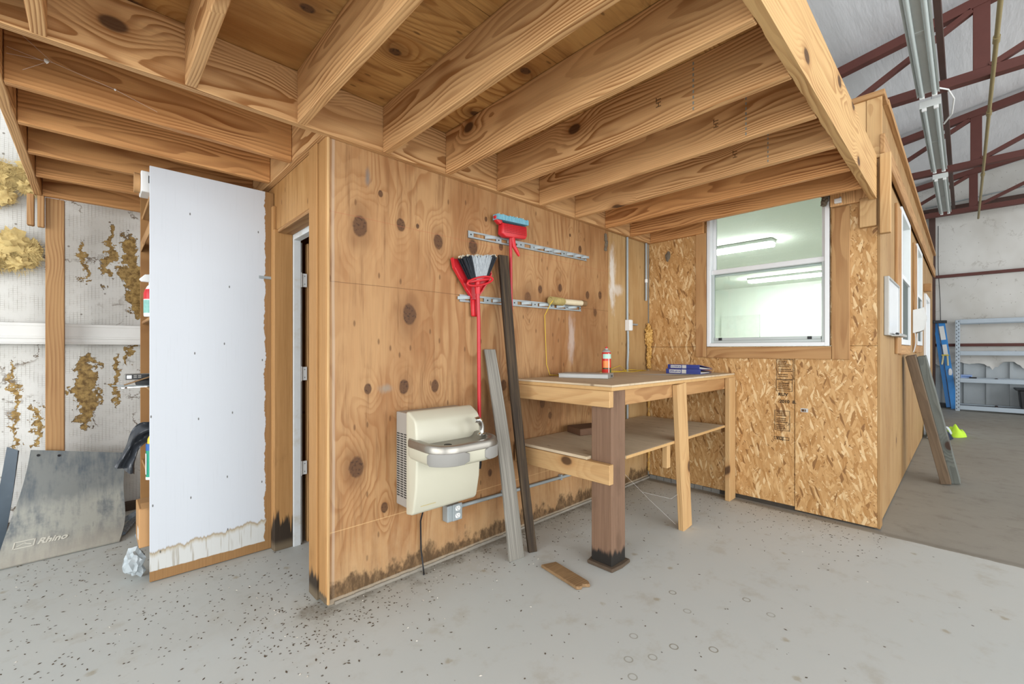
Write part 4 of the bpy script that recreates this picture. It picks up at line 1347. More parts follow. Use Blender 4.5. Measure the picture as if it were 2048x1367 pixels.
# ---- workbench
M['plyedge'] = simple('plywood_edge_plies', 'c09a66', .65, 0, .14, 30)
wb = thing('workbench', (2.9, 1.72, 0), 'rough timber workbench with plywood top in the corner', 'workbench')
build('worktop', MB().box(2.022, 3.828, 1.322, 2.078, 1.018, 1.030), 'ply_bench', wb, .0015)
build('worktop_core', MB().box(2.024, 3.828, 1.325, 2.078, .997, 1.0175), 'plyedge', wb, .002)
lum('side_rail', 2.020, 2.058, 1.338, 2.078, .905, .996, 'stud', wb)
lum('front_apron', 2.202, 3.828, 1.352, 1.390, .905, .996, 'trim', wb)
g = G('dark_stained_post')
fib = g.noise(g.vec(g.x * 90, g.y * 90, g.z * 2.5), 1.0, 3.0, .6)
blo = g.noise(g.vec(g.x * 8, g.y * 8, g.z * 3), 1.0, 4.0, .6)
c = g.mix(fib, '5d4636', '8d6f59')
c = g.mix(g.step(blo, .5, .7) * .5, c, '54402f')
kd, kr, k2 = g.voro(g.vec(g.x * 4, g.y * 4, g.z * 3), 1.0)
c = g.mix(g.step(kd, .12, .06) * g.gt(kr, .6) * .7, c, '33251b')
c = g.mix(g.step(g.z - (g.noise(g.vec(g.x * 40, g.y * 40, g.z * 6), 1.0, 3.0) - .5) * .12, .10, .07), c, '24201c')
M['post_vert'] = g.done(c, .65, fib, .25, .002)
build('timber_post', MB().box(2.062, 2.200, 1.352, 1.490, .018, .996), 'post_vert', wb, .004)
build('post_foot', MB().prism([(2.04, 1.335), (2.13, 1.325), (2.222, 1.333), (2.226, 1.43), (2.215, 1.51), (2.1, 1.515), (2.036, 1.5)], (0, 0, 0), (1, 0, 0), (0, 1, 0), (0, 0, .020)), simple('grimy_post_foot', '56483a', .9, 0, .3, 30, .4), wb, .004)
def leg(x0b, x0t, w, y0, d, z1, parent):
    up = Vector((x0t - x0b, 0, z1))
    c = Vector((x0b + w / 2, y0 + d / 2, 0)) + up / 2
    lumber('leg', c, up, (1, 0, 0), up.length, w, d, 'stud', parent)
leg(2.862, 2.770, .132, 1.312, .038, .996, wb)
leg(3.690, 3.690, .128, 1.312, .038, .999, wb)
build('shelf', MB().prism([(2.026, 1.495), (2.205, 1.495), (2.205, 1.352), (3.688, 1.352), (3.688, 2.078), (2.026, 2.078)], (0, 0, .594), (1, 0, 0), (0, 1, 0), (0, 0, .018)), 'ply_bench', wb, .002)
build('shelf_edge', MB().box(2.206, 3.688, 1.349, 1.3515, .5945, .6115), 'plyedge', wb)
lum('shelf_rail', 2.020, 2.058, 1.338, 2.078, .482, .592, 'stud', wb)
lum('shelf_cleat', 2.72, 2.765, 1.358, 1.395, .44, .592, 'stud', wb)
lum('shelf_cleat', 3.74, 3.828, 1.40, 2.05, .535, .59, 'stud', wb)
lum('wall_cleat', 3.788, 3.828, 1.45, 1.9, .91, .996, 'stud', wb)

# ---- things on the bench
mx = thing('metal_box', (2.47, 1.84, 1.03), 'flat silver metal box lying on the bench top', 'box')
a, b = Vector((.128, -.315, 0)), Vector((.175, .071, 0))
p0 = Vector((2.325, 1.955, 1.0305))
cen = p0 + (a + b) / 2
build('box_body', MB().obox(cen + Vector((0, 0, .0135)), a / 2, b / 2, (0, 0, .0135)), 'alu', mx, .002)
build('box_lid', MB().obox(cen + Vector((0, 0, .029)), a * .508, b * .515, (0, 0, .0018)), 'alu', mx, .001)
build('latch', MB().obox(p0 + a + b * .5 + Vector((.004, -.008, .015)), b * .05, a * .006, (0, 0, .007)), 'black', mx, .001)
cn = thing('spray_can', (2.72, 1.83, 1.03), 'red and green aerosol can with a straw standing on the bench', 'spray can')
cc = (2.72, 1.83, 1.0305)
build('can_body', MB().lathe([(.031, 0), (.033, .003), (.033, .172), (.031, .175)], cc, 28), 'can_red', cn, smooth=40)
build('can_dome', MB().lathe([(.0315, .175), (.030, .181), (.022, .192), (.014, .196), (.013, .202)], cc, 28), 'alu', cn, smooth=50)
build('nozzle', MB().lathe([(.006, .202), (.006, .212), (.004, .216)], cc, 12), 'red', cn, smooth=50)
def arcband(z0, z1, a0, a1, r=.0336, n=14):
    mb = MB()
    for k in range(n + 1):
        a = math.radians(a0 + (a1 - a0) * k / n)
        for rr in (r, r - .001):
            for z in (z0, z1):
                mb.v.append((cc[0] + rr * math.cos(a), cc[1] + rr * math.sin(a), cc[2] + z))
    for k in range(n):
        p = 4 * k
        mb.f += [[p, p + 4, p + 5, p + 1], [p + 3, p + 7, p + 6, p + 2], [p + 1, p + 5, p + 7, p + 3], [p + 2, p + 6, p + 4, p]]
    mb.f += [[0, 1, 3, 2], [4 * n + 2, 4 * n + 3, 4 * n + 1, 4 * n]]
    return mb
build('label_logo', arcband(.128, .162, 165, 300), 'can_mint', cn, smooth=50)
build('label_panel', arcband(.062, .112, 170, 260), 'can_orange', cn, smooth=50)
build('label_band', arcband(.002, .050, 262, 330), 'can_green', cn, smooth=50)
build('label_band', arcband(.052, .060, 160, 330, .0337), 'can_green', cn, smooth=50)
build('straw', MB().tube([(cc[0] - .016, cc[1] - .031, cc[2] + .002), (cc[0] - .016, cc[1] - .031, cc[2] + .168)], .0028, 8), 'white', cn, smooth=50)
def binder(p, s, bd, h, label):
    p, s, bd = Vector(p), Vector(s), Vector(bd)
    t = thing('binder', tuple(p), label, 'binder', 'blue ring binders on the bench')
    z = Vector((0, 0, 1))
    build('spine', MB().obox(p + s / 2 + z * h / 2, s / 2, bd.normalized() * .002, z * h / 2), 'blue_binder', t, .001)
    lo = MB().obox(p + s / 2 + bd / 2 + z * .0015, s / 2, bd / 2, z * .0015)
    build('bottom_cover', lo, 'blue_binder', t)
    e = .010
    build('top_cover', MB().add([p + z * (h - .003), p + s + z * (h - .003), p + s + bd + z * e, p + bd + z * e, p + z * h, p + s + z * h, p + s + bd + z * (e + .003), p + bd + z * (e + .003)],
          [(0, 3, 2, 1), (4, 5, 6, 7), (0, 1, 5, 4), (1, 2, 6, 5), (2, 3, 7, 6), (3, 0, 4, 7)]), 'blue_binder', t)
    q, ss, bb = p + s * .04 + bd * .05, s * .92, bd * .88
    build('pages', MB().add([q + z * .0035, q + ss + z * .0035, q + ss + bb + z * .0035, q + bb + z * .0035, q + z * .017, q + ss + z * .017, q + ss + bb + z * .0085, q + bb + z * .0085],
          [(0, 3, 2, 1), (4, 5, 6, 7), (0, 1, 5, 4), (1, 2, 6, 5), (2, 3, 7, 6), (3, 0, 4, 7)]), 'paper', t)
    sn = s.normalized()
    nb = -bd.normalized()
    build('spine_label', MB().obox(p + s * .27 + nb * .0026 + z * h * .5, s * .17, nb * .0004, z * h * .33).obox(p + s * .53 + nb * .0026 + z * h * .5, s * .065, nb * .0004, z * h * .38), 'paper', t)
    mb = MB()
    k = .12
    while k < .42:
        w_ = random.uniform(.006, .018)
        mb.obox(p + s * (k + w_) + nb * .0032 + z * h * random.uniform(.46, .54), s * w_, nb * .0002, z * h * random.uniform(.06, .14))
        k += 2 * w_ + .012
    o = build('spine_print', mb, 'blue_binder', t)
    o['kind'] = 'stuff'
binder((3.385, 1.700, 1.0305), (.030, -.270, 0), (.285, .030, 0), .040, 'blue ring binder lying under another on the bench')
binder((3.405, 1.695, 1.0710), (.014, -.255, 0), (.285, .016, -.013), .034, 'blue ring binder lying on top of another on the bench')
tag(build('paper_sheet', MB().sheet(lambda u, v: (3.06 + .30 * u + .04 * v, 1.78 - .19 * u - .20 * v, 1.0312 + .004 * math.sin(u * 3) * v), 8, 6, .0006), 'paper', None, origin=(3.2, 1.6, 1.03)), 'loose white sheet of paper beside the blue binders', 'paper')
tag(build('wood_block', MB().obox((2.66, 1.93, .637), (.15, -.04, 0), (.03, .085, 0), (0, 0, .0245)), simple('dark_brown_offcut', '5f4430', .7, 0, .25, 14), None, .004, origin=(2.66, 1.93, .612)), 'dark brown offcut of wood lying on the lower bench shelf', 'wood block')

# ---- small things on the strand board and deck
mb = MB()
for i in range(12):
    lump(mb, (3.798, .70 + random.uniform(-.012, .012), 2.275 + i * .008), .019, i, .5, 3, 2)
tag(build('wasp_nest', mb, 'mud', None, origin=(3.80, .70, 2.26)), 'small grey mud wasp nest at the top of the window', 'nest')
hk = thing('plastic_clip', (3.785, .62, 2.26), 'small white plastic clip screwed under the deck right of the window', 'clip')
build('clip_body', MB().box(3.762, 3.788, .598, .640, 2.255, 2.288), 'white', hk, .005, 2)
build('screw', MB().tube([(3.77, .605, 2.288), (3.77, .605, 2.294)], .005, 8), 'galv', hk)
mb = MB()
lump(mb, (3.826, 1.905, 2.085), .034, 3, .5, 2.5, 2, (.25, .8, 1.1))
tag(build('mud_patch', mb, 'mud', None, origin=(3.826, 1.905, 2.085)), 'grey mud patch stuck on the strand board left of the window', 'mud')
mb = MB()
for i in range(7):
    lump(mb, (3.11 + random.uniform(-.008, .008), 2.096, 2.07 + i * .02), .018, i + 9, .5, 3, 2, (1, .35, 1))
tag(build('mud_nest', mb, 'mud', None, origin=(3.11, 2.096, 2.07)), 'narrow grey mud nest on the plywood under the deck', 'nest')

# ---- shelf unit with the white side panel
su = thing('shelf_unit', (0, 3.29, 0), 'tall plywood shelf unit with white painted side standing in the alcove', 'shelf')
build('side_panel', MB().box(.206, .797, 2.957, 2.973, .004, 2.188), 'white_panel', su, .0015, label='white painted side panel with bare wooden foot')
build('side_panel', MB().box(.206, .797, 3.60, 3.616, .0, 2.188), 'ply_shelf', su, .001)
build('back_panel', MB().box(.780, .797, 2.974, 3.599, .0, 2.188), 'ply_shelf', su)
for z in (2.045, 1.385, 1.000, .515, .16):
    lum('shelf_board', .212, .779, 2.974, 3.599, z, z + .018, 'trim', su)
lum('shelf_lip', .206, .2115, 2.974, 3.599, 1.84, 1.90, 'trim', su)
tag(build('latch_plate', MB().box(.714, .79, 2.9555, 2.9568, 1.655, 1.672).box(.714, .79, 2.950, 2.9555, 1.655, 1.658), 'galv', None, .001, origin=(.75, 2.956, 1.66)), 'short grey metal strip on the edge of the white panel', 'bracket')

# things on the shelves, seen past the edge of the panel
bx = thing('tape_box', (.235, 3.09, 2.063), 'white box with a picture and a tape roll on the top shelf', 'box')
build('carton', MB().box(.175, .31, 3.02, 3.16, 2.064, 2.175), 'white', bx, .004)
build('picture', MB().box(.205, .245, 3.0185, 3.0199, 2.112, 2.152).box(.215, .25, 3.0185, 3.0199, 2.075, 2.10), simple('dark_photo_print', '3b3b3a', .5, 0, .3, 60), bx)
build('tape_roll', MB().tube([(.150, 3.09, 2.122), (.174, 3.09, 2.122)], .052, 20), 'cardboard', bx, smooth=40)
bt = thing('spray_bottle', (.226, 3.10, 1.403), 'spray bottle with white trigger on the shelf behind the white panel', 'bottle')
c0 = (.226, 3.10, 1.4035)
build('bottle_body', MB().lathe([(.033, 0), (.036, .006), (.036, .13), (.022, .165), (.014, .175), (.014, .19)], c0, 20), 'white', bt, smooth=50)
build('bottle_label', MB().lathe([(.0365, .02), (.0365, .09)], c0, 20), simple('teal_print_label', '7fb3a9', .5, 0, .3, 60), bt, smooth=50)
build('red_band', MB().lathe([(.0366, .095), (.0366, .128), (.03, .15)], c0, 20), 'red', bt, smooth=50)
build('trigger_head', MB().prism([(-.045, 0), (-.055, .012), (-.03, .04), (.02, .045), (.025, .01), (.012, 0)], (.226, 3.088, 1.593), (1, 0, 0), (0, 0, 1), (0, .024, 0)), 'white', bt, .004, 2)
ph = thing('handset', (.16, 3.16, 1.0), 'grey and black handset lying on the middle shelf end', 'handset')
build('case', MB().box(.112, .30, 3.115, 3.17, 1.060, 1.092), 'pad', ph, .008, 3)
build('face', MB().box(.118, .30, 3.112, 3.1155, 1.063, 1.089), 'black', ph, .001)
build('screen', MB().box(.122, .142, 3.1105, 3.1122, 1.067, 1.085), 'white', ph)
build('keys', MB().box(.150, .163, 3.1105, 3.1122, 1.070, 1.076).box(.150, .163, 3.1105, 3.1122, 1.079, 1.085).box(.168, .181, 3.1105, 3.1122, 1.070, 1.076).box(.168, .181, 3.1105, 3.1122, 1.079, 1.085), 'pad', ph)
tag(build('tool_case', MB().prism([(.165, 1.0185), (.36, 1.0185), (.36, 1.059), (.20, 1.059), (.155, 1.052)], (0, 3.10, 0), (1, 0, 0), (0, 0, 1), (0, .09, 0)), 'black', None, .003, origin=(.26, 3.14, 1.0185)), 'black case with sloped end under the handset', 'case')
tag(build('steel_rod', MB().tube([(.062, 3.10, 1.0335), (.30, 3.085, 1.0225)], .0035, 8), 'galv', None, smooth=50, origin=(.2, 3.09, 1.03)), 'thin steel rod sticking out from the shelf', 'rod')
wr = thing('wrench', (.17, 3.08, 1.0), 'flat steel wrench poking out below the rod on the shelf', 'wrench')
build('wrench_shaft', MB().obox((.19, 3.06, 1.0245), (.08, 0, .001), (0, .008, 0), (0, 0, .003)), 'chrome', wr, .001)
build('wrench_head', MB().lathe([(.014, 0), (.016, .002), (.016, .006), (.014, .008)], (.108, 3.06, 1.019), 14), 'chrome', wr)
tag(build('wood_dowel', MB().tube([(.11, 3.075, 1.036), (.24, 3.07, 1.085)], .004, 8), 'scrap', None, smooth=50, origin=(.17, 3.07, 1.04)), 'thin wooden stick leaning across the handset', 'stick')
def bagf(u, v):
    cp = [Vector((.255, .795)), Vector((.165, .80)), Vector((.135, .70)), Vector((.112, .585))]
    k = (1 - u) ** 3 * cp[0] + 3 * (1 - u) ** 2 * u * cp[1] + 3 * (1 - u) * u * u * cp[2] + u ** 3 * cp[3]
    w = .075 + .02 * math.sin(u * 7)
    n = mnoise.noise((u * 5, v * 4, 1))
    return (k.x + (v - .5) * w * (.6 + .3 * u) + .008 * n, 3.09 + .022 * math.sin(v * 9 + u * 4) + .015 * n - .02 * u, k.y - (v - .5) * w * (.85 - .2 * u) + .008 * mnoise.noise((u * 6, v * 6, 7)))
tag(build('black_bag', MB().sheet(bagf, 24, 16, .002), 'bag', None, smooth=50, origin=(.2, 3.13, .618)), 'crumpled black plastic bag hanging off the shelf', 'bag')
tb = thing('caulk_tube', (.208, 3.08, .61), 'green and white tube with yellow cap leaning below the bag', 'tube')
build('tube_body', MB().tube([(.217, 3.00, .550), (.217, 3.00, .715)], .024, 18), 'green_label', tb, smooth=50)
build('tube_band', MB().tube([(.217, 3.00, .69), (.217, 3.00, .725)], .0245, 18), 'blue_label', tb, smooth=50)
build('tube_print', MB().box(.192, .195, 2.985, 3.01, .565, .675), 'white', tb)
build('tube_foot', MB().tube([(.217, 3.00, .537), (.217, 3.00, .551)], .025, 18), 'white', tb, smooth=50)
build('tube_cap', MB().tube([(.217, 3.00, .725), (.217, 3.00, .75), (.217, 3.00, .765)], [.018, .017, .010], 14), 'yellow_cap', tb, smooth=50)
cb = thing('cardboard_box', (.25, 3.10, .178), 'brown cardboard box on the lowest shelf behind the white panel', 'box')
build('carton', MB().box(.165, .36, 3.00, 3.22, .179, .385), 'cardboard', cb, .004)
build('flap', MB().obox((.265, 3.02, .392), (.09, 0, 0), (0, .03, .008), (0, .0006, -.0015)), 'cardboard', cb)
build('box_label', MB().box(.1635, .165, 3.02, 3.07, .22, .28), 'white', cb)
mb = MB()
lump(mb, (.150, 3.075, .085), .055, 5, .5, 1.8, 3, (.8, 1, 1.25))
tag(build('clear_plastic_bag', mb, 'clear', None, smooth=25, origin=(.15, 3.075, 0.01)), 'crumpled clear plastic bag at the foot of the shelf unit', 'bag')

# ---- rubber mats
def mat_pt(u, v):
    bl, brr, tr, tl = Vector((-.400, 3.700, .004)), Vector((.112, 3.722, .004)), Vector((.172, 4.17, .480)), Vector((-.302, 4.17, .575))
    p = (bl * (1 - u) + brr * u) * (1 - v) + (tl * (1 - u) + tr * u) * v
    s = math.sin(math.pi * v)
    p.y += .035 * s
    p.z -= .045 * s - .012 * math.sin(u * 5) * s
    p.z = max(p.z, .004 + .002 * v)
    p.x += .02 * math.sin(v * 6) * (u - .3)
    return p
mf = thing('mud_flap', (-.13, 3.72, 0), 'wide dusty black rubber mud flap with raised lettering leaning on the wall', 'mud flap')
build('flap_sheet', MB().sheet(lambda u, v: mat_pt(u, v), 40, 30, -.010), 'rubber', mf, smooth=60)
def on_mat(u, v, lift=.006):
    p = mat_pt(u, v)
    eu = (mat_pt(u + .02, v) - p).normalized()
    ev = (mat_pt(u, v + .02) - p).normalized()
    return p + eu.cross(ev).normalized() * lift, eu, ev
p, eu, ev = on_mat(.27, .150, .0115)
text('raised_lettering', 'Rhino', .052, p, eu, (ev + eu * .25), 'letter', mf, .0008, bold=.0018)
p, eu, ev = on_mat(.17, .175, .0115)
n_ = eu.cross(ev)
mb = MB()
for (c_, a_, b_) in ((ev * .021, eu * .040, ev * .003), (ev * -.021, eu * .040, ev * .003), (eu * .040, eu * .003, ev * .024), (eu * -.040, eu * .003, ev * .024)):
    mb.obox(p + c_, a_, b_, n_ * .0008)
mb.obox(p + eu * -.012, eu * .016 + ev * .009, ev * .003, n_ * .0008).obox(p + eu * .014, eu * .016 - ev * .007, ev * .003, n_ * .0008)
build('raised_badge', mb, 'letter', mf)
for u in (.08, .28):
    p, eu, ev = on_mat(u, .955, .0115)
    n_ = eu.cross(ev)
    build('bolt_hole', MB().tube([p, p + n_ * .002], .008, 12), 'black', mf)
def strip_pt(u, v):
    b0, b1, t1, t0 = Vector((-.475, 3.93, .006)), Vector((-.400, 3.945, .006)), Vector((-.352, 4.24, .575)), Vector((-.402, 4.24, .60))
    p = (b0 * (1 - u) + b1 * u) * (1 - v) + (t0 * (1 - u) + t1 * u) * v
    p.y += .03 * math.sin(math.pi * v)
    p.z -= .03 * math.sin(math.pi * v)
    p.y -= .03 * u * v
    return p
tag(build('rubber_strip', MB().sheet(strip_pt, 6, 24, -.012), 'rubber_dark', None, smooth=60, origin=(-.43, 3.94, 0)), 'narrow blue-black rubber strip leaning on the wall beside the mud flap', 'rubber strip')
for i, (a, b) in enumerate((((.125, 3.84, .017), (.25, 4.26, .03)), ((.12, 3.98, .05), (.36, 4.10, .125)), ((.20, 3.72, .017), (.34, 3.98, .017)))):
    a, b = Vector(a), Vector(b)
    lab = ('lowest', 'uppermost', 'rightmost')[i]
    t = thing('rubber_seal', tuple((a + b) / 2), '%s of the three grey rubber seals on the floor behind the shelf unit' % lab, 'rubber seal', 'grey rubber seals on the floor')
    build('seal_tube', MB().tube([a, (a + b) / 2 + Vector((0, 0, .006)), b], .016, 10), 'blade', t, smooth=60)
    build('seal_fin', MB().tube([a + Vector((.014, 0, -.004)), (a + b) / 2 + Vector((.02, 0, .004)), b + Vector((.014, 0, -.004))], .008, 8), 'blade', t, smooth=60)

# ---- fibreglass bulging out of the torn wall
def tuft(label, x0, x1, z0, z1, seed):
    st = random.Random(seed)
    mb = MB()
    spots = []
    for i in range(26):
        x, z = st.uniform(x0, x1), st.uniform(z0, z1)
        r = st.uniform(.028, .055)
        spots.append((x, z, r))
        lump(mb, (x, 4.425 - st.uniform(-.01, .03), z), r, seed + i, .8, 3.6, 3, (st.uniform(.8, 1.4), .55, st.uniform(.8, 1.5)))
    for i in range(6500):
        x, z, r = spots[st.randrange(len(spots))]
        a, q = st.uniform(0, 2 * math.pi), st.uniform(.1, 1.25) * r
        p = Vector((x + q * math.cos(a) * 1.15, 4.415 - r * .55 * math.sqrt(max(0, 1 - (q / r / 1.3) ** 2)), z + q * math.sin(a) * 1.15))
        d = Vector((math.cos(a) + st.uniform(-.6, .6), -st.uniform(.0, .7), math.sin(a) - .3 + st.uniform(-.6, .6))).normalized() * st.uniform(.014, .045)
        s = Vector((-d.z, st.uniform(-.3, .3) * d.length, d.x)).normalized() * st.uniform(.0005, .0018)
        mb.add([p - s, p + s, p + d], [(0, 1, 2)])
    tag(build('insulation_tuft', mb, 'fluff', None, smooth=75, origin=((x0 + x1) / 2, 4.44, z0)), label, 'insulation', 'fibreglass tufts at the left wall')
tuft('yellow fibreglass tuft spilling from the wall under the deck corner, upper one', -.60, -.32, 2.20, 2.46, 11)
tuft('yellow fibreglass tuft spilling from the wall beside the post, lower one', -.60, -.30, 1.74, 1.98, 31)

# ---- whiteboard and papers on the office side
wh = thing('whiteboard', (4.52, .40, 1.32), 'small whiteboard with tray hanging on the office side wall', 'whiteboard')
build('board_surface', MB().box(4.165, 4.885, .388, .398, 1.345, 1.745), 'whiteboard', wh)
build('board_frame', MB().box(4.15, 4.17, .380, .4085, 1.33, 1.76).box(4.88, 4.90, .380, .4085, 1.33, 1.76).box(4.17, 4.88, .380, .4085, 1.33, 1.348).box(4.17, 4.88, .380, .4085, 1.742, 1.76), 'alu', wh, .002)
build('marker_tray', MB().box(4.30, 4.86, .335, .381, 1.326, 1.336).box(4.30, 4.86, .333, .337, 1.326, 1.346), 'alu', wh, .001)
for x in (4.4, 4.68):
    tag(build('marker', MB().tube([(x, .358, 1.3465), (x + .13, .358, 1.3465)], .009, 10), 'black', None, smooth=50, origin=(x, .358, 1.337)), ('black marker at the near end of the whiteboard tray' if x < 4.5 else 'black marker at the far end of the whiteboard tray'), 'marker', 'markers on the tray')
tag(build('folded_paper', MB().sheet(lambda u, v: (6.16 + .34 * u, .375 - .10 * math.sin(u * math.pi) * (1 - .5 * abs(v - .5)), 1.44 + .24 * v - .08 * abs(u - .5)), 10, 8, .002), 'paper', None, origin=(6.33, .39, 1.44)), 'white folded paper pinned between the two side windows', 'paper')
tag(build('paper_strip', MB().sheet(lambda u, v: (6.30 + .14 * u, .383 - .02 * math.sin(v * 3), 1.20 + .25 * v), 4, 8, .002), 'paper', None, origin=(6.37, .385, 1.20)), 'narrow white paper strip hanging under the folded paper', 'paper')

# ---- two weathered timbers leaning on the office side
def timber(name, b, t, w, d, mat, label):
    b, t = Vector(b), Vector(t)
    up = (t - b)
    lumb = lumber(name, (b + t) / 2, up, (0, 1, 0), up.length, w, d, mat)
    tag(lumb, label, 'plank', 'weathered planks on the office side')
timber('weathered_plank', (5.62, .118, .014), (5.545, .352, 1.17), .070, .16, 'weathered_brown', 'weathered brown plank leaning next to the office side wall')
timber('weathered_plank', (5.70, .056, .012), (5.64, .283, 1.165), .060, .15, 'weathered', 'weathered grey-green plank leaning in front of the brown one')

# ---- bundle of work clothes
cl = thing('work_clothes', (8.9, .22, 0), 'crumpled navy and hi-vis yellow work jacket on the floor', 'jacket')
def heap(cx_, cy_, rx, ry, hz, seed):
    def f(u, v):
        a, r = 2 * math.pi * u, v
        n = mnoise.noise((math.cos(a) * 1.6 * r + seed, math.sin(a) * 1.6 * r, seed))
        return (cx_ + rx * r * math.cos(a) * (1 + .2 * n), cy_ + ry * r * math.sin(a) * (1 + .2 * n), max(.004, hz * (1 - r ** 2.2) * (1 + .9 * n)))
    return MB().sheet(f, 36, 9, -.006)
build('jacket_body', heap(8.50, .25, .26, .13, .14, 2), 'navy', cl, smooth=60)
build('hi_vis_panel', heap(8.85, .09, .20, .10, .13, 5), 'hivis', cl, smooth=60)
build('hi_vis_collar', heap(8.70, .33, .14, .055, .20, 8), 'hivis', cl, smooth=60)
build('reflective_band', MB().sheet(lambda u, v: (8.68 + .05 * v, .14 + .10 * u - .02 * v, .03 + .10 * math.sin(u * 2.6) + .006), 10, 3, .004), 'reflective', cl, smooth=60)
build('reflective_band', MB().sheet(lambda u, v: (8.25 + .06 * v, .24 + .12 * u, .012 + .03 * v + .03 * math.sin(u * 3)), 10, 3, .004), 'reflective', cl, smooth=60)

# ---- stepladder
ld = thing('stepladder', (12.85, .22, 0), 'blue fibreglass stepladder folded and leaning at the far wall', 'ladder')
def rail(b, t, w, d, mb=None):
    b, t = Vector(b), Vector(t)
    up = t - b
    s = Vector((0, 1, 0))
    s = (s - up.normalized() * s.dot(up.normalized())).normalized()
    n = up.normalized().cross(s)
    return (mb or MB()).obox((b + t) / 2, up / 2, s * w / 2, n * d / 2)
build('rail', rail((12.80, .150, .01), (13.0, .345, 1.80), .105, .03), 'ladder', ld, .003)
build('rail', rail((12.84, .238, .03), (13.04, .440, 1.80), .062, .03), 'ladder', ld, .003)
build('rail_groove', rail((12.785, .200, .02), (12.985, .396, 1.79), .008, .012), 'black', ld)
build('top_cap', MB().obox((13.0, .385, 1.825), (.03, .02, .0), (-.01, .105, .004), (0, 0, .03)), 'black', ld, .004)
build('warning_label', rail((12.937, .312, 1.44), (12.972, .349, 1.73), .075, .004), 'white', ld)
build('warning_label', rail((12.907, .275, 1.12), (12.925, .300, 1.34), .065, .004), 'white', ld)
lg = [(12.862, .212 + .030 * math.cos(a), .76 + .085 * math.sin(a)) for a in [2 * math.pi * k / 20 for k in range(20)]]
build('logo_plate', MB().add(lg + [(12.868, y, z) for (_, y, z) in lg], [list(range(20)), list(range(20, 40))[::-1]] + [[i, (i + 1) % 20, 20 + (i + 1) % 20, 20 + i] for i in range(20)]), 'white', ld)
text('logo_print', 'WERNER', .030, (12.8605, .223, .70), (0, .1, 1), (0, 1, -.1), 'blue_label', ld, .0004)
build('strap', MB().tube([(12.90, .315, 1.115), (12.87, .325, 1.0), (12.86, .335, .92)], .014, 8).tube([(12.89, .255, 1.115), (12.86, .248, 1.0), (12.86, .245, .90)], .014, 8), simple('cream_webbing', 'd9cfa6', .8), ld, smooth=60)
build('strap_band', MB().obox((12.895, .285, 1.118), (.02, 0, 0), (0, .055, 0), (0, 0, .012)), 'yellow_cap', ld)

# ---- pallet rack
pr_ = thing('storage_rack', (12.8, -1.0, 0), 'empty blue-grey steel storage rack along the far wall', 'rack')
for (x, y) in ((12.55, .07), (13.0, .07), (12.55, -2.4), (13.0, -2.4)):
    u_ = build('upright', MB().box(x, x + .06, y, y + .065, 0, 1.83), 'rack', pr_, .003)
    mb = MB()
    for k in range(24):
        mb.box(x - .001, x + .001, y + .012, y + .022, .06 + k * .075, .085 + k * .075).box(x - .001, x + .001, y + .043, y + .053, .03 + k * .075, .055 + k * .075)
    build('upright_slots', mb, 'hole', u_)
for z in (1.755, 1.118, .575, .03):
    for x in (12.553, 13.01):
        build('beam', MB().box(x, x + .045, -2.4, .07, z, z + .085), 'rack', pr_, .004)
    for k in range(3):
        if z < 1.2:
            build('deck_rail', MB().box(12.60, 13.01, -.45 - k * .7, -.42 - k * .7, z + .05, z + .083), 'darksteel', pr_)
build('end_brace', bar(MB(), (12.58, .10, .3), (13.03, .10, .9), .02).add([], []), 'rack', pr_)
bb = thing('carton', (12.64, .0, .66), 'small blue and white carton on the second rack level', 'box')
build('carton_body', MB().box(12.60, 12.72, -.10, .062, .6605, .73), simple('pale_blue_print', '8fa6cf', .6, 0, .1), bb, .003)
build('carton_print', MB().box(12.5985, 12.6, -.085, .05, .690, .704), 'blue_label', bb)
tag(build('paint_tube', MB().tube([(12.56, -.06, .6745), (12.57, -.16, .6745)], .0135, 10), 'black', None, smooth=50, origin=(12.565, -.11, .66)), 'small dark tube lying beside the blue carton on the rack', 'tube')
bn = thing('black_bin', (12.8, -.95, .115), 'black plastic bin on the bottom of the rack at the picture edge', 'bin')
build('bin_body', MB().add([(12.56, -.74, .116), (13.0, -.74, .116), (13.0, -1.15, .116), (12.56, -1.15, .116), (12.54, -.71, .46), (13.02, -.71, .46), (13.02, -1.18, .46), (12.54, -1.18, .46)], [(0, 3, 2, 1), (4, 5, 6, 7), (0, 1, 5, 4), (1, 2, 6, 5), (2, 3, 7, 6), (3, 0, 4, 7)]), 'black', bn, .01)
build('bin_lid', MB().box(12.51, 13.05, -1.21, -.66, .461, .49), 'black', bn, .008)

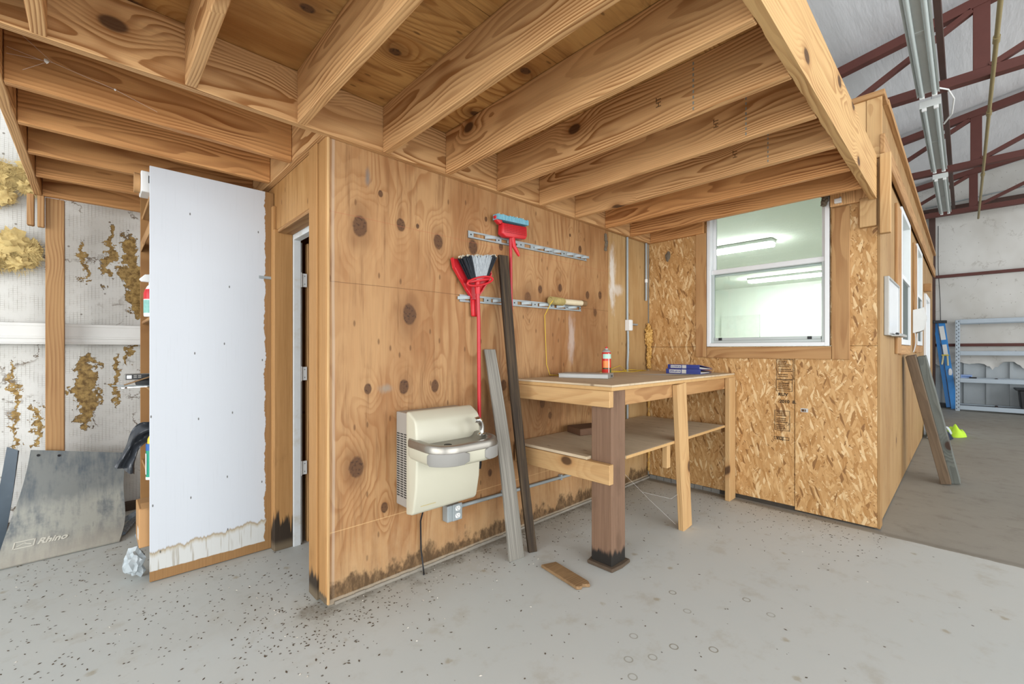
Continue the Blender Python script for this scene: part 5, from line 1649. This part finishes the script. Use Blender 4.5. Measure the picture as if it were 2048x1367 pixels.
# ---- strip lights of the hall (switched off)
def strip(x0, x1, label):
    t = thing('strip_light', ((x0 + x1) / 2, .26, 3.84), label, 'light', 'fluorescent strip lights of the hall')
    y, z = .262, 3.845
    build('housing', MB().box(x0, x1, y - .035, y + .035, z + .035, z + .085), 'lighthousing', t, .004)
    build('reflector', MB().prism([(-.085, .01), (-.035, .045), (.035, .045), (.085, .01), (.085, .014), (.036, .05), (-.036, .05), (-.085, .014)], (x0, y, z), (0, 1, 0), (0, 0, 1), (x1 - x0, 0, 0)), 'lighthousing', t)
    for s in (-1, 1):
        build('tube', MB().tube([(x0 + .02, y + s * .047, z + .005), (x1 - .02, y + s * .047, z + .005)], .0185, 12), 'tube_off', t, smooth=50)
        for x in (x0, x1 - .03):
            build('lamp_holder', MB().box(x, x + .03, y + s * .047 - .02, y + s * .047 + .02, z - .02, z + .035), 'white', t, .005)
    build('end_plate', MB().box(x0 - .006, x0, y - .085, y + .085, z + .01, z + .085), 'lighthousing', t, .002)
    build('middle_bracket', MB().box((x0 + x1) / 2 - .02, (x0 + x1) / 2 + .02, y - .06, y + .06, z + .028, z + .036), 'lighthousing', t)
    for x in (x0 + .3, x1 - .3):
        build('hanger', MB().tube([(x, y, z + .085), (x, y, zroof(y) + .1)], .003, 6), 'galv', t)
strip(3.75, 6.22, 'unlit twin-tube strip light nearest, above the deck edge')
strip(6.52, 8.95, 'unlit twin-tube strip light in the middle of the row')
strip(9.36, 11.78, 'unlit twin-tube strip light farthest along the row')
tag(build('white_cable', MB().tube([(6.24, .22, 3.93), (6.4, .12, 3.93), (6.6, .08, 3.90), (6.9, .10, 3.86), (7.2, .17, 3.88)], .008, 8), 'white', None, smooth=60, origin=(6.6, .12, 3.9)), 'white cable looping between the first two strip lights', 'cable')
pp = thing('gas_pipe', (8, -.19, 3.92), 'old yellowish pipe running along under the roof trusses', 'pipe')
build('pipe', MB().tube([(2.5, -.19, 3.92), (13.05, -.19, 3.92)], .017, 12), 'brass_pipe', pp, smooth=50)
for x in (5.6, 7.3, 9.8):
    build('coupling', MB().tube([(x, -.19, 3.92), (x + .1, -.19, 3.92)], .024, 12), 'brass_pipe', pp, smooth=50)
tag(build('wall_conduit', MB().tube([(13.08, .60, 4.31), (13.08, -.9, 4.42), (13.08, -3.5, 4.6)], .012, 8), 'galv', None, smooth=50, origin=(13.08, .6, 4.3)), 'thin grey conduit sloping across the top of the far wall', 'conduit')
tag(build('hanging_wire', MB().tube([(13.13, .40, 3.9), (13.12, .40, 3.0), (13.13, .37, 2.3), (13.12, .36, 1.7)], .006, 6), 'black', None, smooth=50, origin=(13.05, .4, 1.7)), 'thin dark wire hanging down beside the brown column', 'wire')

# ---- lit lights inside the office
def office_light(x, y0, y1, label):
    t = thing('office_light', (x, (y0 + y1) / 2, 2.62), label, 'light', 'lit fluorescent lights in the office')
    build('fixture_body', MB().box(x - .10, x + .10, y0, y1, 2.575, 2.6195), 'lighthousing', t, .006)
    build('diffuser', MB().box(x - .085, x + .085, y0 + .01, y1 - .01, 2.535, 2.576), 'lamp', t, .012, 2)
office_light(6.15, 1.66, 2.88, 'lit office light seen through the upper window pane')
office_light(9.25, 1.72, 2.94, 'lit office light seen through the lower window pane')

# ---- cobwebs
mb = MB()
mb.tube([(2.46, 1.70, .56), (2.62, 1.60, .36), (2.74, 1.50, .20), (2.82, 1.35, .05)], .0004, 4).tube([(2.70, 1.53, .25), (2.80, 1.37, .22), (2.855, 1.33, .26)], .0004, 4)
tag(build('cobweb', mb, 'web', None, origin=(2.8, 1.4, .05)), 'cobweb threads strung under the bench at the middle leg', 'cobweb')
mb = MB()
for (a, b) in (((-.20, 2.49, 2.42), (-.12, 2.46, 2.34)), ((-.24, 2.48, 2.33), (-.12, 2.46, 2.34)), ((-.12, 2.46, 2.34), (.06, 2.44, 2.30)), ((-.20, 2.49, 2.29), (-.14, 2.46, 2.33)), ((.06, 2.44, 2.30), (.20, 2.49, 2.28)), ((-.24, 2.49, 2.36), (-.15, 2.46, 2.335))):
    mb.tube([a, b], .0004, 4)
lump(mb, (-.135, 2.46, 2.338), .008, 2, .5, 2, 1)
lump(mb, (.06, 2.44, 2.30), .004, 2, .5, 2, 1)
tag(build('cobweb', mb, 'web', None, origin=(-.1, 2.47, 2.33)), 'white cobweb hanging from the joists at the upper left', 'cobweb')

# ---- dirt crumbs on the floor
rs = random.Random(5)
def crumbs(n, fn, smin, smax):
    mb = MB()
    k = 0
    while k < n:
        q = fn()
        if q is None:
            continue
        x, y = q
        if (2.02 < x < 2.24 and 1.31 < y < 1.53) or (2.82 < x < 3.02 and 1.28 < y < 1.38) or (3.66 < x and 1.28 < y < 1.38):
            continue
        s = rs.uniform(smin, smax)
        a = rs.uniform(0, 6.28)
        l = rs.uniform(.8, 2.6)
        e, f = Vector((math.cos(a), math.sin(a), 0)) * s * l, Vector((-math.sin(a), math.cos(a), 0)) * s
        h = s * rs.uniform(.3, .9)
        c_ = Vector((x, y, .0005))
        mb.add([c_ - e, c_ + f * .9, c_ + e, c_ - f, c_ + Vector((0, 0, h)) + e * .2], [(0, 1, 4), (1, 2, 4), (2, 3, 4), (3, 0, 4), (3, 2, 1, 0)])
        k += 1
    return mb
def along_a():
    x = rs.uniform(.55, 3.7)
    return (x, 2.08 - abs(rs.gauss(0, .20))) if True else None
def left_bay():
    return (rs.uniform(-.5, .80), rs.uniform(2.2, 3.7))
def along_b():
    return (3.80 - abs(rs.gauss(0, .30)), rs.uniform(.35, 1.6))
def at_corner():
    return (.72 + rs.gauss(0, .22), 2.0 + rs.gauss(0, .16)) if True else None
def ok(fn):
    def f():
        x, y = fn()
        if x > .785 and y > 2.08:
            return None
        if x > 3.82 or (.15 < x < .85 and 2.93 < y < 3.65) or (1.74 < x < 1.95 and 1.33 < y < 1.68):
            return None
        return (x, y)
    return f
def whole():
    return (rs.uniform(.2, 3.6), rs.uniform(.3, 2.0))
mb = crumbs(520, ok(along_a), .0015, .0045)
for n_, f_ in ((520, left_bay), (260, along_b), (260, at_corner), (160, whole)):
    q = crumbs(n_, ok(f_), .0013, .0045)
    mb.add(q.v, q.f)
o = tag(build('floor_dirt', mb, 'debris'), 'dark crumbs of dirt scattered along the foot of the walls', 'dirt')
o['kind'] = 'stuff'
mb = crumbs(60, ok(along_a), .0015, .004)
for n_, f_ in ((40, left_bay), (40, along_b), (40, whole)):
    q = crumbs(n_, ok(f_), .0015, .004)
    mb.add(q.v, q.f)
o = tag(build('floor_chips', mb, 'debris_light'), 'tiny pale chips scattered over the painted floor', 'chips')
o['kind'] = 'stuff'
